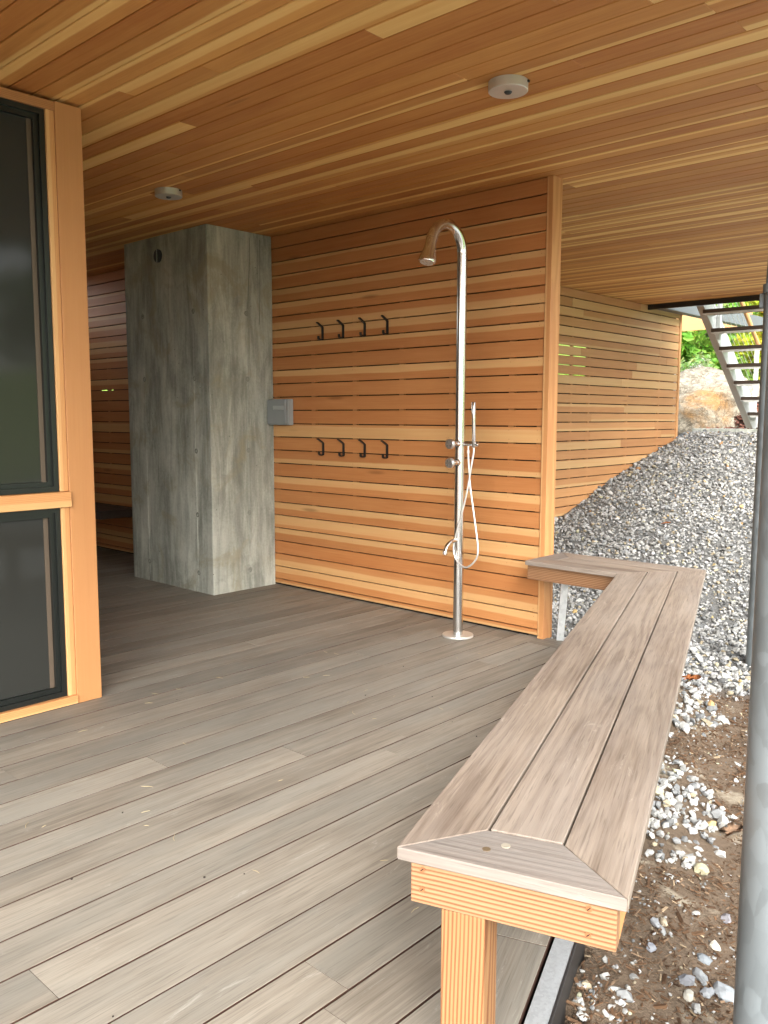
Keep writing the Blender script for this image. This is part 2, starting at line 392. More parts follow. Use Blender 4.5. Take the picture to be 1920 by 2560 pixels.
gx = axis(-260, 260, -6, 3, .12, 1.18); gy = axis(-260, 260, 1, 13, .12, 1.18)
vs = []
for y in gy:
    for x in gx:
        z = gh(x, y)
        if x < -4.56 and y < 12 : z = min(z, -.35)                     # under the building
        if x*N.x+y*N.y < -.40 and y < 4.1: z = min(z, -.5)             # under the deck
        if -6 < x < 3 and 1 < y < 13: z += .012*(noise.noise((x*5, y*5, 0)))+.006*noise.noise((x*17, y*17, 3))
        vs.append((x, y, z))
nx = len(gx)
fs = [(j*nx+i, j*nx+i+1, (j+1)*nx+i+1, (j+1)*nx+i) for j in range(len(gy)-1) for i in range(nx-1)]
def ground_mat():
    t = NT('ground_soil_and_grass'); g = t.n.new('ShaderNodeNewGeometry'); p = g.outputs['Position']; x, y, z = t.sep(p)
    nn = t.math('ADD', t.math('MULTIPLY', x, N.x), t.math('MULTIPLY', y, N.y)); pg = t.math('MAXIMUM', t.ramp(nn, 1.2, 1.5), t.ramp(y, 4.2, 4.8))
    n1 = t.noise(p, 2.5, 5, .6); n2 = t.noise(p, 45, 5, .7); n3 = t.noise(p, 160, 3, .7)
    soil = t.mix(t.math('ADD', t.math('MULTIPLY', n2, .6), t.math('MULTIPLY', n3, .4)), (.05, .033, .022), (.22, .165, .115))
    sand = t.ramp(t.noise(p, 3.6, 4, .6), .57, .66)
    soil = t.mix(pg, soil, t.mix(n2, t.mix(t.ramp(nn, 1.2, 1.5), (.06, .06, .058), (.28, .28, .27)), t.mix(t.ramp(nn, 1.2, 1.5), (.22, .22, .21), (.48, .48, .46)))); soil = t.mix(t.math('MULTIPLY', t.math('MULTIPLY', sand, t.ramp(y, 4.3, 4.0)), .75), soil, t.mix(n3, (.24, .20, .14), (.46, .41, .32)))  # off-view ground past the gravel paled to bounce light under the roof
    grass = t.mix(n1, (.10, .19, .02), (.26, .40, .05)); grass = t.mix(t.math('MULTIPLY', n2, .6), grass, (.05, .10, .01))
    fy = t.ramp(y, 11.6, 12.6); nn = t.math('ADD', t.math('MULTIPLY', x, N.x), t.math('MULTIPLY', y, N.y)); fn = t.ramp(nn, 9, 10)
    f = t.math('MAXIMUM', fy, fn)
    c = t.mix(f, soil, grass); t.set(c, .95, 0, .15); t.bump(t.math('ADD', n2, n3), .8, .01); return t.m
tag(link('ground', me_from('ground', vs, fs, True), ground_mat()), kind='structure')

# ---- deck
poly = clip([(-8.1, -2.6), (2, -2.6), (2, 4.135), (-8.1, 4.135)], N.x, N.y, -.385)
bm = bmesh.new(); lo = [bm.verts.new((*p, -.2)) for p in poly]; hi = [bm.verts.new((*p, -.028)) for p in poly]
bm.faces.new(hi); bm.faces.new(list(reversed(lo)))
for i in range(len(poly)): bm.faces.new((lo[i], lo[(i+1) % len(poly)], hi[(i+1) % len(poly)], hi[i]))
deck = tag(bm_obj('deck', bm, 'void'), kind='structure')
PX = .1461; TD = .022; GAP = .0062
known = {-9: [1.633], -3: [.784], 0: [1.229], -7: [2.038], -11: [1.221]}
tones = {(-9, 0): (.02, .0, .12), (-3, 1): (.12,)}
yend = lambda x: 3.957
for k in range(-45, 4):
    x0 = -1.376+PX*k+GAP/2; x1 = x0+PX-GAP
    js = list(known.get(k, []))
    if not js:
        y = -2.6+random.uniform(.3, 3.5)
        while y < 4:
            if random.random() < .8: js.append(y)
            y += random.uniform(1.9, 3.6)
    yt = 3.957 if x0 > -2.66 else 4.095
    cuts = [-2.6]+sorted(js)+[yt]
    for i in range(len(cuts)-1):
        if x1 < -3.6 and cuts[i+1] < 1.9: continue
        a, b = cuts[i]+.0007, cuts[i+1]-.0007
        if x1 < -3.42: a = max(a, 1.70)
        if b-a < .05: continue
        pl = clip([(x0, a), (x1, a), (x1, b), (x0, b)], N.x, N.y, -.517)
        if len(pl) < 3: continue
        tone = random.choice([.3, .38, .5, .58, .64, .42, .5]); v = random.uniform(.93, 1.12)
        if (k, i) == (-9, 0): tone, v = .12, 1.14
        if (k, i) == (-3, 1): tone, v = .3, 1.04
        if (k, i) == (0, 0): tone, v = .3, 1.02
        if (k, i) == (-7, 0): tone, v = .3, 1.1
        if (k, i) == (-9, 1): tone, v = .45, 1.0
        if k in (-14, -13): v *= .9
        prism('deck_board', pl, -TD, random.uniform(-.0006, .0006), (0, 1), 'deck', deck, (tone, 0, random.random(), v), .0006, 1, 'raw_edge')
# picture-frame border boards
for (u0, u1, v) in ((-2.4, 1.893, .95), (1.896, 4.72, 1.0)):
    pl = clip([UN(u0, -.512), UN(u0, -.372), UN(u1, -.372), UN(u1, -.512)], 0, 1, 4.12)
    if u1 > 4: pl = clip(pl, 0, 1, 4.12); pl = clip(pl, -.62, .78, 4.37)
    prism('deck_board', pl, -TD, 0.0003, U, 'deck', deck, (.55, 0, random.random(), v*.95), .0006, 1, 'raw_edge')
pl = clip([(-2.637, 3.962), (-1.0, 3.962), (-1.0, 4.12), (-2.637, 4.12)], N.x, N.y, -.375); pl = clip(pl, .62, -.78, -4.374)
prism('deck_board', pl, -TD, -.0002, (1, 0), 'deck', deck, (.5, 0, .3, .92), .0022, 1)

# ---- ceiling
NE = .40
pl = clip([(-8, -1.8), (4, -1.8), (4, 9.43), (-8, 9.43)], N.x, N.y, NE)  # unseen rear and outer edges placed to balance the light below
bm = bmesh.new(); lo = [bm.verts.new((*p, CZ+.021)) for p in pl]; hi = [bm.verts.new((*p, CZ+.45)) for p in pl]
bm.faces.new(hi); bm.faces.new(list(reversed(lo)))
for i in range(len(pl)): bm.faces.new((lo[i], lo[(i+1) % len(pl)], hi[(i+1) % len(pl)], hi[i]))
ceil = tag(bm_obj('ceiling', bm, 'void'), kind='structure')
CP = .09655
cj = {0: [-2.077], 1: [-3.295]}
for k in range(-42, 76):
    y0 = 2.158+CP*k; y1 = y0+CP
    if y0 > 9.36: break
    if y0 < -1.8: continue
    y1 = min(y1, 9.38)
    xr = (NE-N.y*(y0+y1)/2)/N.x+.06
    xl = -7.95 if y0 < 7 else (-4.7 if y0 > 4.3 else -7.95)
    if y0 > 4.3: xl = -4.56
    if y0 < 1.7 and k not in cj: xl = -6.0 if y0 > .6 else -4.6
    js = list(cj.get(k, []))
    if not js:
        x = xr-random.uniform(.2, 4.6)
        while x > xl+.4:
            js.append(x); x -= random.uniform(2.4, 4.8)
    cuts = sorted(js+[xl, xr])
    base = random.random()
    for i in range(len(cuts)-1):
        a, b = cuts[i]+.0004, cuts[i+1]-.0004
        pl = clip([(a, y0+.0027), (b, y0+.0027), (b, y1-.0027), (a, y1-.0027)], N.x, N.y, NE-.012)
        if len(pl) < 3 or b-a < .05: continue
        r = random.random()
        if r < .36: tone, sp = random.uniform(.75, 1), random.choice([0, 0, 0, .2])
        elif r < .75: tone, sp = random.uniform(.4, .75), random.choice([0, .25, .4, .3])
        else: tone, sp = random.uniform(0, .4), random.choice([0, .5, .75])
        if k == 0: tone, sp = (.95, 0) if i == 0 else (.0, .98)
        if k == 1: tone, sp = (.05, .9) if i == 0 else (.95, 0)
        c = Vector(((a+b)/2, (y0+y1)/2))
        o = prism('ceiling_board', pl, CZ-.0004*random.random(), CZ+.019, (1 if random.random() < .5 else -1, 0), 'cedar_ceiling', ceil, (tone, sp, random.random(), random.uniform(.93, 1.06)), .0022, 1)
tag(prism('roof_edge_beam', clip(clip([UN(-3.5, NE+.002), UN(-3.5, NE+.03), UN(12.95, NE+.03), UN(12.95, NE+.002)], 0, 1, 9.43), 0, -1, 1.8), CZ-.02, CZ+.46, U, 'greysteel', None, None, 0),
    'grey steel edge channel closing the outer side of the cedar ceiling', 'beam')

# ---- slat walls
BL = .0890
def gaps_row(n): return .43+.0958*n
def slat_wall(root, axis_, plane, a0, a1, outward, studs, rows, joints, mat, colf, top=CZ, foot=lambda z: None, hole=None, thick=.019, gp=.0034):
    """horizontal boards on vertical battens with a dark membrane behind; axis_ 'x' or 'y' runs along the wall"""
    xd, yd = (X3, Z3) if axis_ == 'x' else (Y3, Z3)
    def P(s, off, z): return (s, plane+off, z) if axis_ == 'x' else (plane+off, s, z)
    back = -outward
    for r in rows:
        z0 = gaps_row(r)-.0958+gp; z1 = gaps_row(r)-gp
        z0 = max(z0, .014); z1 = min(z1, top-.004)
        if z1-z0 < .01: continue
        cuts = [a0]+[j for j in joints(r) if a0+.1 < j < a1-.1]+[a1]
        for i in range(len(cuts)-1):
            s0, s1 = cuts[i]+.0006, cuts[i+1]-.0006
            col, fl = colf(r, i)
            o = board('slat', P((s0+s1)/2, back*thick/2+outward*random.uniform(-.0006, .0008), (z0+z1)/2), xd, yd, s1-s0, z1-z0, thick, mat, root, col, .0016, fl)
    for s in studs:
        board('batten', P(s, back*(thick+.012), top/2), Z3, xd, top-.02, .038, .022, 'cedar_pale', root, (.2, .0, random.random(), .9), .001)
# main wall
SY = 4.075
spec = {26: (.85, 0, 0), 25: (.95, 0, 0), 24: (.55, .22, 1), 23: (.85, .12, 1), 22: (.6, .4, 1), 21: (.6, .38, 1), 20: (.85, .55, 0), 19: (.85, .5, 1), 18: (.9, .32, 1), 17: (.75, 0, 0),
        16: (.8, .5, 1), 15: (.6, 0, 0), 14: (.75, 0, 0), 13: (.8, 0, 0), 12: (.1, .85, 0), 11: (.7, 0, 0), 10: (.75, .36, 0), 9: (.85, 0, 0), 8: (.7, .45, 1), 7: (.7, 0, 0),
        6: (.75, .45, 1), 5: (.2, .75, 1), 4: (.75, .38, 1), 3: (.9, 0, 0), 2: (.5, .5, 0), 1: (.55, .45, 1), 0: (.6, .5, 0), -1: (.65, .3, 1), -2: (.6, .4, 1), -3: (.5, .3, 0), -4: (.3, 0, 0)}
def main_col(r, i):
    t, sp, fl = spec[{}.get(r, r)+4 if False else (r+4)] if False else spec.get(r+4, (.6, 0, 0))
    return (t, sp, random.random(), random.uniform(.94, 1.05)), bool(fl)
# rows are numbered so that gap n lies at .43+.0958 n; the lowest visible sliver is row -4
wall = empty('slat_wall', (0, 0, 0), label='wall of horizontal cedar slats behind the outdoor shower and the coat hooks', cat='wall')
def main_j(r):
    random.seed(r*13+5); j = []
    if random.random() < .7: j.append(random.uniform(-6.9, -6.1))
    return j
studs = [-7.6, -7.2, -6.45, -6.0, -5.6, -5.2, -4.84, -4.437, -4.03, -3.613, -3.21, -2.776, -2.585]
slat_wall(wall, 'x', SY, -7.95, -2.557, -1, studs, range(-4, 23), main_j, 'cedar', main_col)
random.seed(11)
# membrane with small opening
bm = bmesh.new()
def panel_hole(bm, axis_, pl0, pl1, a0, a1, z0, z1, h):
    def bx(s0, s1, q0, q1):
        if axis_ == 'x': box(bm, s0, s1, pl0, pl1, q0, q1)
        else: box(bm, pl0, pl1, s0, s1, q0, q1)
    (h0, h1, k0, k1) = h
    bx(a0, h0, z0, z1); bx(h1, a1, z0, z1); bx(h0, h1, z0, k0); bx(h0, h1, k1, z1)
panel_hole(bm, 'x', SY+.045, SY+.055, -7.95, -2.60, -.027, CZ-.003, (-7.38, -7.16, 1.46, 1.50)); bm_obj('membrane', bm, 'void', wall)
# nails
bm = bmesh.new()
for s in (-4.03, -3.21, -2.585, -2.776):
    for r in range(-3, 23):
        zc = gaps_row(r)-.0479
        for dz in (-.026, .026):
            bmesh.ops.create_circle(bm, cap_ends=True, radius=.0021, segments=6, matrix=Matrix.Translation((s+random.uniform(-.003, .003), SY-.0012, zc+dz)) @ Matrix.Rotation(math.pi/2, 4, 'X'))
tag(bm_obj('nail_heads', bm, 'screw', wall), kind='stuff')
post = board('end_post', (-2.534, 4.115, 1.262), Z3, X3, 2.534, .038, .095, 'fir', None, (.35, .3, .4, 1.), .002)
post.name = 'end_post'; tag(post, 'slim upright timber post closing the right end of the cedar slat wall', 'post')
# passage end wall (unseen, top left open to let light in) and house volume
endw = empty('slat_wall', (0, 0, 0), label='unseen wall of cedar slats ending the dark passage, kept short to let light in', cat='wall')
slat_wall(endw, 'y', -7.95, 1.87, 4.05, 1, [2.5, 3.3], range(-4, 19), lambda r: [], 'cedar', lambda r, i: (rand_col(), random.random() < .5), top=2.20)
box_obj('membrane', (-8.05, -8.0, 1.8, 4.13, 0, 2.19), 'void', endw)
# side wall (second slat wall, further back)
side = empty('slat_wall', (0, 0, 0), label='cedar slat wall running back from the gravel slope, seen right of the timber post', cat='wall')
def side_j(r):
    random.seed(r*7+3); j = []
    y = 4.2+random.uniform(1.2, 4)
    while y < 10: j.append(y); y += random.uniform(1.6, 3.8)
    return j
def side_col(r, i):
    random.seed(r*31+i); return (random.uniform(.1, .75), random.choice([0, 0, .3, .9]), random.random(), random.uniform(.9, 1.08)), random.random() < .5
slat_wall(side, 'y', -4.514, 4.15, 10.26, 1, [5.0, 5.8, 6.6, 7.42, 7.77, 8.13, 9.0, 9.8], range(-5, 23), side_j, 'cedar_pale', side_col, gp=.0046)
random.seed(21)
bm = bmesh.new(); panel_hole(bm, 'y', -4.57, -4.56, 4.15, 10.26, -.6, CZ-.003, (7.46, 8.10, 1.60, 2.06)); bm_obj('membrane', bm, 'void', side)
board('corner_trim', (-4.52, 10.29, 1.2), Z3, Y3, 2.64, .045, .03, 'cedar_pale', side, (.0, .0, .3, 1.15), .002)
# ---- concrete pier
conc = empty('concrete_pier', (-5.36, 3.79, 0), label='board-formed grey concrete pier with a small round vent, standing against the slat wall', cat='pier')
def pier():
    x0, x1, y0, y1 = -5.885, -4.844, 3.512, 4.072
    pr = [(x0+.004, y0), ]
    def notch_x(x): return [(x-.0035, y0), (x-.001, y0+.005), (x+.0035, y0)]
    def notch_y(y): return [(x1, y-.0035), (x1-.005, y), (x1, y+.0035)]
    seq = [(x0, y1), (x0, y0+.004), (x0+.004, y0)]+notch_x(-5.652)+notch_x(-5.022)+[(x1-.005, y0), (x1, y0+.005)]+notch_y(3.836)+[(x1, y1)]
    zs = np.linspace(0, CZ-.002, 34); bm = bmesh.new(); rings = []
    for z in zs:
        rings.append([bm.verts.new((x+5.36+.0022*noise.noise((x*3, y*3, z*2.3)), y-3.79+.0022*noise.noise((x*3+9, y*3, z*2.3)), z)) for x, y in seq])
    n = len(seq)
    for i in range(len(zs)-1):
        for k in range(n): bm.faces.new((rings[i][k], rings[i][(k+1) % n], rings[i+1][(k+1) % n], rings[i+1][k]))
    bm.faces.new(rings[-1]); bm.faces.new(list(reversed(rings[0])))
    return bm_obj('shaft', bm, 'concrete', conc)
pier()
def tie(x, y, z, face):
    bm = bmesh.new(); prof = [(.0, -.009), (.006, -.008), (.009, .0003), (.016, .001), (.019, -.001)]; rings = []
    for r, h in prof:
        if r == 0: rings.append([bm.verts.new((0, h*-1*-1, 0))]); continue
        rings.append([bm.verts.new((math.cos(a)*r, -h, math.sin(a)*r)) for a in [i*math.pi/5 for i in range(10)]])
    for i in range(len(rings)-1):
        A, B = rings[i], rings[i+1]
        for k in range(10):
            if len(A) == 1: bm.faces.new((A[0], B[k], B[(k+1) % 10]))
            else: bm.faces.new((A[k], B[k], B[(k+1) % 10], A[(k+1) % 10]))
    o = bm_obj('tie_hole', bm, 'hole', conc); o.location = (x+5.36, y-3.79, z)
    if face == 'x': o.rotation_euler = (0, 0, math.pi/2)
for z in (1.969, 1.511, 1.007, .557, .14):
    tie(-5.016, 3.5105, z, 'y'); tie(-4.8425, 3.836, z, 'x')
    if z > 1.4 or z < .2: tie(-5.653, 3.5105, z+.01, 'y')
bm = bmesh.new()
for (ya, pts) in ((0, [(3.872, 2.49), (3.868, 2.3), (3.855, 2.1), (3.850, 2.0)]), (0, [(3.965, 2.49), (3.962, 2.2), (3.958, 2.02), (3.95, 1.9)])):
    tube(bm, [(-4.843+5.36, y-3.79, z) for y, z in smooth_path([(a, b, 0) for a, b in pts], 5) and [(p.x, p.y) for p in smooth_path([(a, b, 0) for a, b in pts], 5)]], .0016, 4)
bm_obj('crack', bm, 'crack', conc)
bm = bmesh.new(); tube(bm, [(-5.424+5.36, 3.5125-3.79, 2.389), (-5.424+5.36, 3.500-3.79, 2.389)], .046, 28)
v = bm_obj('vent', bm, 'vent', conc); box_obj('vent_bar', (-5.4265+5.36, -5.4215+5.36, 3.494-3.79, 3.501-3.79, 2.345, 2.433), 'boxgrey', v)

# ================================================================== WINDOW WALL OF THE HOUSE
house = empty('window_wall', (-3.42, 0, 0), label='timber framed window wall with dark glass panes and a broad end post, left edge', cat='window wall')
def hb(name, x0, x1, y0, y1, z0, z1, mat, ax, col, ch=.002, par=None):
    c = ((x0+x1)/2+3.42, (y0+y1)/2, (z0+z1)/2); dx, dy, dz = x1-x0, y1-y0, z1-z0
    if ax == 'z': return board(name, c, Z3, Y3, dz, dy, dx, mat, par or house, col, ch)
    if ax == 'y': return board(name, c, Y3, Z3, dy, dz, dx, mat, par or house, col, ch)
hb('end_post', -3.60, -3.42, 1.7475, 1.863, .001, 2.515, 'fir_flat', 'z', (.45, 0, .35, 1.0))
hb('post', -3.60, -3.42, .30, .42, .001, 2.515, 'fir_flat', 'z', (.5, 0, .6, 1.0))
hb('post', -3.60, -3.42, -1.30, -1.18, .001, 2.515, 'fir_flat', 'z', (.5, 0, .1, 1.0))
for (ya, yb) in ((.42, 1.7475), (-1.18, .30)):
    hb('head_rail', -3.52, -3.423, ya+.001, yb-.001, 2.477, 2.514, 'fir', 'y', (.6, 0, random.random(), .9))
    hb('sill_rail', -3.52, -3.412, ya+.001, yb-.001, .004, .041, 'fir', 'y', (.35, .2, random.random(), 1.05))
    hb('transom', -3.52, -3.402, ya-.0+.001, yb-.001, .866, .931, 'fir', 'y', (.25, .45, random.random(), 1.1))
    for (z0, z1) in ((.041, .866), (.931, 2.477)):
        hb('jamb', -3.52, -3.4235, yb-.037, yb-.0012, z0+.001, z1-.001, 'fir', 'z', (.25, .42, random.random(), 1.08))
        hb('jamb', -3.52, -3.4235, ya+.0012, ya+.037, z0+.001, z1-.001, 'fir', 'z', (.3, .0, random.random(), 1.05))
        a, b = ya+.038, yb-.038
        w = empty('window', (0, 0, 0)); w.parent = house
        bm = bmesh.new()
        for (s, d, xx) in ((.022, 0, -3.434), (.020, .022, -3.446)):
            y0, y1, q0, q1 = a+d, b-d, z0+.001+d, z1-.001-d; xo = -3.50
            for bb in ((xo, xx, y0, y0+s, q0, q1), (xo, xx, y1-s, y1, q0, q1), (xo, xx, y0+s, y1-s, q0, q0+s), (xo, xx, y0+s, y1-s, q1-s, q1)):
                box(bm, bb[0]+3.42, bb[1]+3.42, *bb[2:])
        bm_obj('window_frame', bm, 'frame', w)
        box_obj('frame_reflection', (-.0455, -.0425, b-.062, b-.0425, z0+.0425, z1-.0425), 'reflection', w)  # thin strip painting the frame's reflection along the pane edge
        box_obj('pane', (-.052, -.046, a+.041, b-.041, z0+.041, z1-.041), 'glass', w)
# solid house behind the windows
house2 = tag(box_obj('house', (-7.9, -3.61, -2.6, 1.80, .0, CZ-.004), 'taupe'), 'plain dark house volume behind the window wall, beside the covered deck', 'house')
# shelf bench in the passage
sb = board('passage_bench', (-7.3, 3.87, .40), X3, Y3, 1.24, .37, .07, 'tread', None, (.6, 0, .5, .9), .003)
tag(sb, 'dark timber seat ledge fixed low along the slat wall, left of the pier', 'bench')

# ================================================================== OUTER FRAME: beams, posts, channel
t = empty('deck_edge_channel', (0, 0, 0), label='galvanised steel angle running along the edge of the deck under the bench', cat='steel angle')
def along(name, u0, u1, n0, n1, z0, z1, mat, par, ytop=None):
    pl = [UN(u0, n0), UN(u0, n1), UN(u1, n1), UN(u1, n0)]
    if ytop: pl = clip(pl, 0, 1, ytop)
    return prism(name, pl, z0, z1, U, mat, par, None, .001, 1)
along('flange', -2.4, 4.75, -.363, -.316, -.012, -.004, 'galvfine', t, 4.13)
along('web', -2.4, 4.75, -.3155, -.309, -.30, -.002, 'blacksteel', t, 4.13)
def round_pole(loc, r, z0, z1, label, mat='galv'):
    p = empty('steel_pole', (*loc, z0), label=label, cat='pole', group='galvanised poles along the deck edge')
    tube_obj('shaft', [(0, 0, 0), (0, 0, z1-z0)], r, mat, p, 40); return p
p1 = round_pole((-.503, 1.672), .0575, -.35, CZ, 'thick galvanised steel pole in the right foreground, nearest the camera')
tube_obj('base_plate', [(0, 0, .0), (0, 0, .02)], .11, 'galv', p1, 32)
p2 = round_pole((-1.688, 5.10), .0615, -.30, 1.98, 'galvanised steel pole rising from the gravel behind the foreground pole')
tube_obj('collar', [(0, 0, 2.245), (0, 0, 2.295)], .071, 'galv', p2, 32)
box_obj('bracket', (-.085, -.045, -.02, .02, 2.17, 2.25), 'galv', p2, .003)
tube_obj('strut', [(-.022, -.020, 2.24), (-.012, -.011, 2.83)], .030, 'galv', p2, 16)
# black beam at the far end of the ceiling
bm_ = tag(box_obj('beam', (-4.66, -1.9, 9.385, 9.43, CZ-.055, CZ+.3), 'blacksteel', None, .002), 'thin black steel beam closing the far edge of the cedar ceiling', 'beam')
sb2 = empty('beam', (0, 0, 0), label='dark grey steel channel above the far end of the side slat wall', cat='beam')
box_obj('web', (-4.47, -4.455, 9.452, 15.5, CZ-.03, CZ+.16), 'greysteel', sb2); box_obj('flange', (-4.475, -4.36, 9.452, 15.5, CZ-.042, CZ-.0305), 'greysteel', sb2)
# far fascia
fb = board('fascia_board', (-5.9, 13.2, 2.72), X3, Z3, 2.4, .26, .04, 'cedar_pale', None, (.1, .0, .5, 1.1), .003)
tag(fb, 'wide tan timber fascia board beyond the side wall, above the boulder', 'fascia')
# pale flat bracket behind the timber post
a = Vector((-2.44, 4.125, -.02)); b = Vector((-2.31, 3.945, .37))
bm = bmesh.new(); d = (b-a).normalized(); w = Vector((.015, .012, 0)); nn = d.cross(w).normalized()*.004
vsb = [bm.verts.new(p) for p in (a-w-nn, a+w-nn, a+w+nn, a-w+nn, b-w-nn, b+w-nn, b+w+nn, b-w+nn)]
for f in ((3, 2, 1, 0), (4, 5, 6, 7), (0, 1, 5, 4), (1, 2, 6, 5), (2, 3, 7, 6), (3, 0, 4, 7)): bm.faces.new([vsb[i] for i in f])
tag(bm_obj('brace', bm, 'galvwhite'), 'pale galvanised flat bar leaning from the deck edge up under the bench end', 'brace')

# ================================================================== BENCH
bench = empty('bench', (0, 0, 0), label='L-shaped wooden bench with three weathered top boards and fir apron along the deck edge', cat='bench')
ZT, ZU = .48, .4565
A, B = (-.966, 1.087), (-.581, 1.215); Cc, D, E_, F = (-1.674, 4.237), (-2.503, 4.232), (-2.503, 3.85), (-1.958, 3.845)
G1a, G1b, G1c = (-.882, 1.253), (-1.869, 3.988), (-2.385, 3.983); G2a, G2b, G2c = (-.750, 1.300), (-1.765, 4.105), (-2.385, 4.109)
g = .0024; m_ = .0006
def seat(poly, offs, xd, mat, col):
    q = ccw(poly)
    if q != poly:
        offs = list(reversed(offs)); offs = offs[1:]+offs[:1]
    return prism('seat_board', inset(q, offs), ZU, ZT+random.uniform(-.0005, .0005), xd, mat, bench, col, .0016, 1)
nearn = Vector(B)-Vector(A)
seat([A, B, G2a, G1a], [0, m_, g, m_], nearn, 'bench_cap', (.25, 0, .21, 1.12))
seat([A, G1a, G1b, F], [m_, g, m_, 0], U, 'bench', (.50, 0, .83, 1.0))
seat([G1a, G2a, G2b, G1b], [g*1.6, g, m_, g], U, 'bench_figured', (.48, 0, .37, .97))
seat([G2a, B, Cc, G2b], [m_, 0, m_, g], U, 'bench', (.52, 0, .59, .98))
seat([F, G1b, G1c, E_], [m_, g, m_, 0], (1, 0), 'bench', (.6, 0, .14, .95))
seat([G1b, G2b, G2c, G1c], [m_, g, g, g], (1, 0), 'bench', (.5, 0, .44, .98))
seat([G2b, Cc, D, G2c], [m_, 0, m_, g], (1, 0), 'bench', (.45, 0, .66, 1.0))
seat([E_, G1c, G2c, D], [m_, g, m_, 0], (0, 1), 'bench_cap', (.3, 0, .9, 1.05))
def apron(p, q, mat, col, th=.036, flip=False):
    p, q = Vector(p), Vector(q); d = (q-p).normalized(); nrm = Vector((-d.y, d.x)); L = (q-p).length
    c = (p+q)/2+nrm*th/2
    return board('apron', (c.x, c.y, (.377+ZU-.0005)/2), (d.x, d.y, 0), Z3, L, ZU-.0005-.377, th, mat, bench, col, .002)
aL, aR = (-.946, 1.104), (-.601, 1.218)
apron(aL, aR, 'fir_coarse', (.25, 0, .3, 1.05))
uu = Vector((aR[0]-aL[0], aR[1]-aL[1])).normalized(); nn2 = Vector((-uu.y, uu.x))
pR = Vector(aR)+nn2*.037; pR2 = pR+U*2.95
apron(pR, pR2, 'fir', (.3, 0, .5, 1.0))                        # right side apron
inF = (-1.935, 3.868); pL = Vector(aL)+nn2*.037
apron(inF, pL, 'fir', (.4, 0, .5, .95))                        # deck side apron
apron((-2.5, 3.872), (-1.972, 3.872), 'fir_coarse', (.45, 0, .9, .92))   # front of the short arm
apron((-1.72, 4.212), (-2.5, 4.212), 'fir', (.4, 0, .5, .95))
apron((-2.501, 4.172), (-2.501, 3.912), 'fir', (.4, 0, .5, .95), .03)
lc = Vector((-.890, 1.122)); ld = (Vector((-.815, 1.149))-lc).normalized(); ln = Vector((-ld.y, ld.x))
cc = lc+ld*.040+ln*.0435
board('leg', (cc.x, cc.y, .1885), Z3, (ld.x, ld.y, 0), .3765, .0805, .086, 'fir_leg', bench, (.25, 0, .72, 1.0), .002)
for uo in (1.35, 2.6):
    c2 = cc+U*uo; board('leg', (c2.x, c2.y, .1885), Z3, (ld.x, ld.y, 0), .3765, .0805, .086, 'fir_leg', bench, (.3, 0, .2+uo*.1, 1.0), .002)
def disc(name, c, nrm, r, mat, par, slot=True, thick=.0016):
    nrm = Vector(nrm).normalized(); bm = bmesh.new(); c = Vector(c); tube(bm, [c-nrm*.003, c+nrm*thick], r, 14)
    o = bm_obj(name, bm, mat, par, True, 40)
    return o
nf = Vector((uu.y, -uu.x, 0))
for (f, z, sl) in ((.022, .443, 0), (.022, .405, 1), (.318, .443, 1), (.318, .397, 0)):
    P = Vector((aL[0], aL[1], 0))+Vector((uu.x, uu.y, 0))*f+Vector((0, 0, z))
    o = disc('screw', P, nf, .0052, 'screw', bench)
    sd_ = Vector((uu.x, uu.y, 0))*.7+Z3*.7
    bm = bmesh.new(); tube(bm, [P+nf*.0018-sd_*.0035, P+nf*.0018+sd_*.0035], .0008, 5); bm_obj('slot', bm, 'void', o)
for (x, y, s, mt) in ((-.8235, 1.2235, .0085, 'plug'), (-.842, 1.190, .0075, 'plugdark')):
    disc('plug', (x, y, ZT+.0002), Z3, s, mt, bench, thick=.0009)

# ================================================================== SHOWER COLUMN
sh = empty('shower_column', (-2.912, 3.798, 0), label='brushed stainless steel outdoor shower column with gooseneck head and hand shower', cat='shower')
tube_obj('base_flange', [(0, 0, .0006), (0, 0, .0012), (0, 0, .010), (0, 0, .012)], [.0885, .0890, .0890, .0875], 'alu', sh, 56)
R_ = .135; zc = 2.132; pts = [(0, 0, .012)]+[(0, 0, z) for z in np.linspace(.3, zc, 8)]
for i in range(1, 25):
    a = math.radians(162)*i/24; pts.append((0, -R_+R_*math.cos(a), zc+R_*math.sin(a)))
tube_obj('column', pts, .0282, 'steel', sh, 40)
a = math.radians(162); e0 = Vector((0, -R_+R_*math.cos(a), zc+R_*math.sin(a))); td = Vector((0, -math.sin(a), math.cos(a)))
hd = [(0, .0286), (.004, .0293), (.02, .0285), (.05, .030), (.08, .035), (.105, .0415), (.112, .0430), (.113, .0434), (.132, .0440), (.134, .043), (.134, .038), (.130, .0375), (.130, .001)]
head = tube_obj('shower_head', [e0+td*h for h, r in hd], [r for h, r in hd], 'steel', sh, 40)
fc = e0+td*.131; sx = Vector((1, 0, 0)); sy = td.cross(sx)
tube_obj('spray_plate', [fc-td*.001, fc+td*.0012], .0370, 'vent', head, 32)
bm = bmesh.new()
for rr_, cnt in ((.006, 6), (.013, 12), (.020, 18), (.027, 24), (.033, 30)):
    for i in range(cnt):
        aa = 2*math.pi*i/cnt; q = fc+(sx*math.cos(aa)+sy*math.sin(aa))*rr_; tube(bm, [q, q+td*.0042], [.0022, .0018], 5)
tag(bm_obj('nozzles', bm, 'rubber', head), kind='stuff')
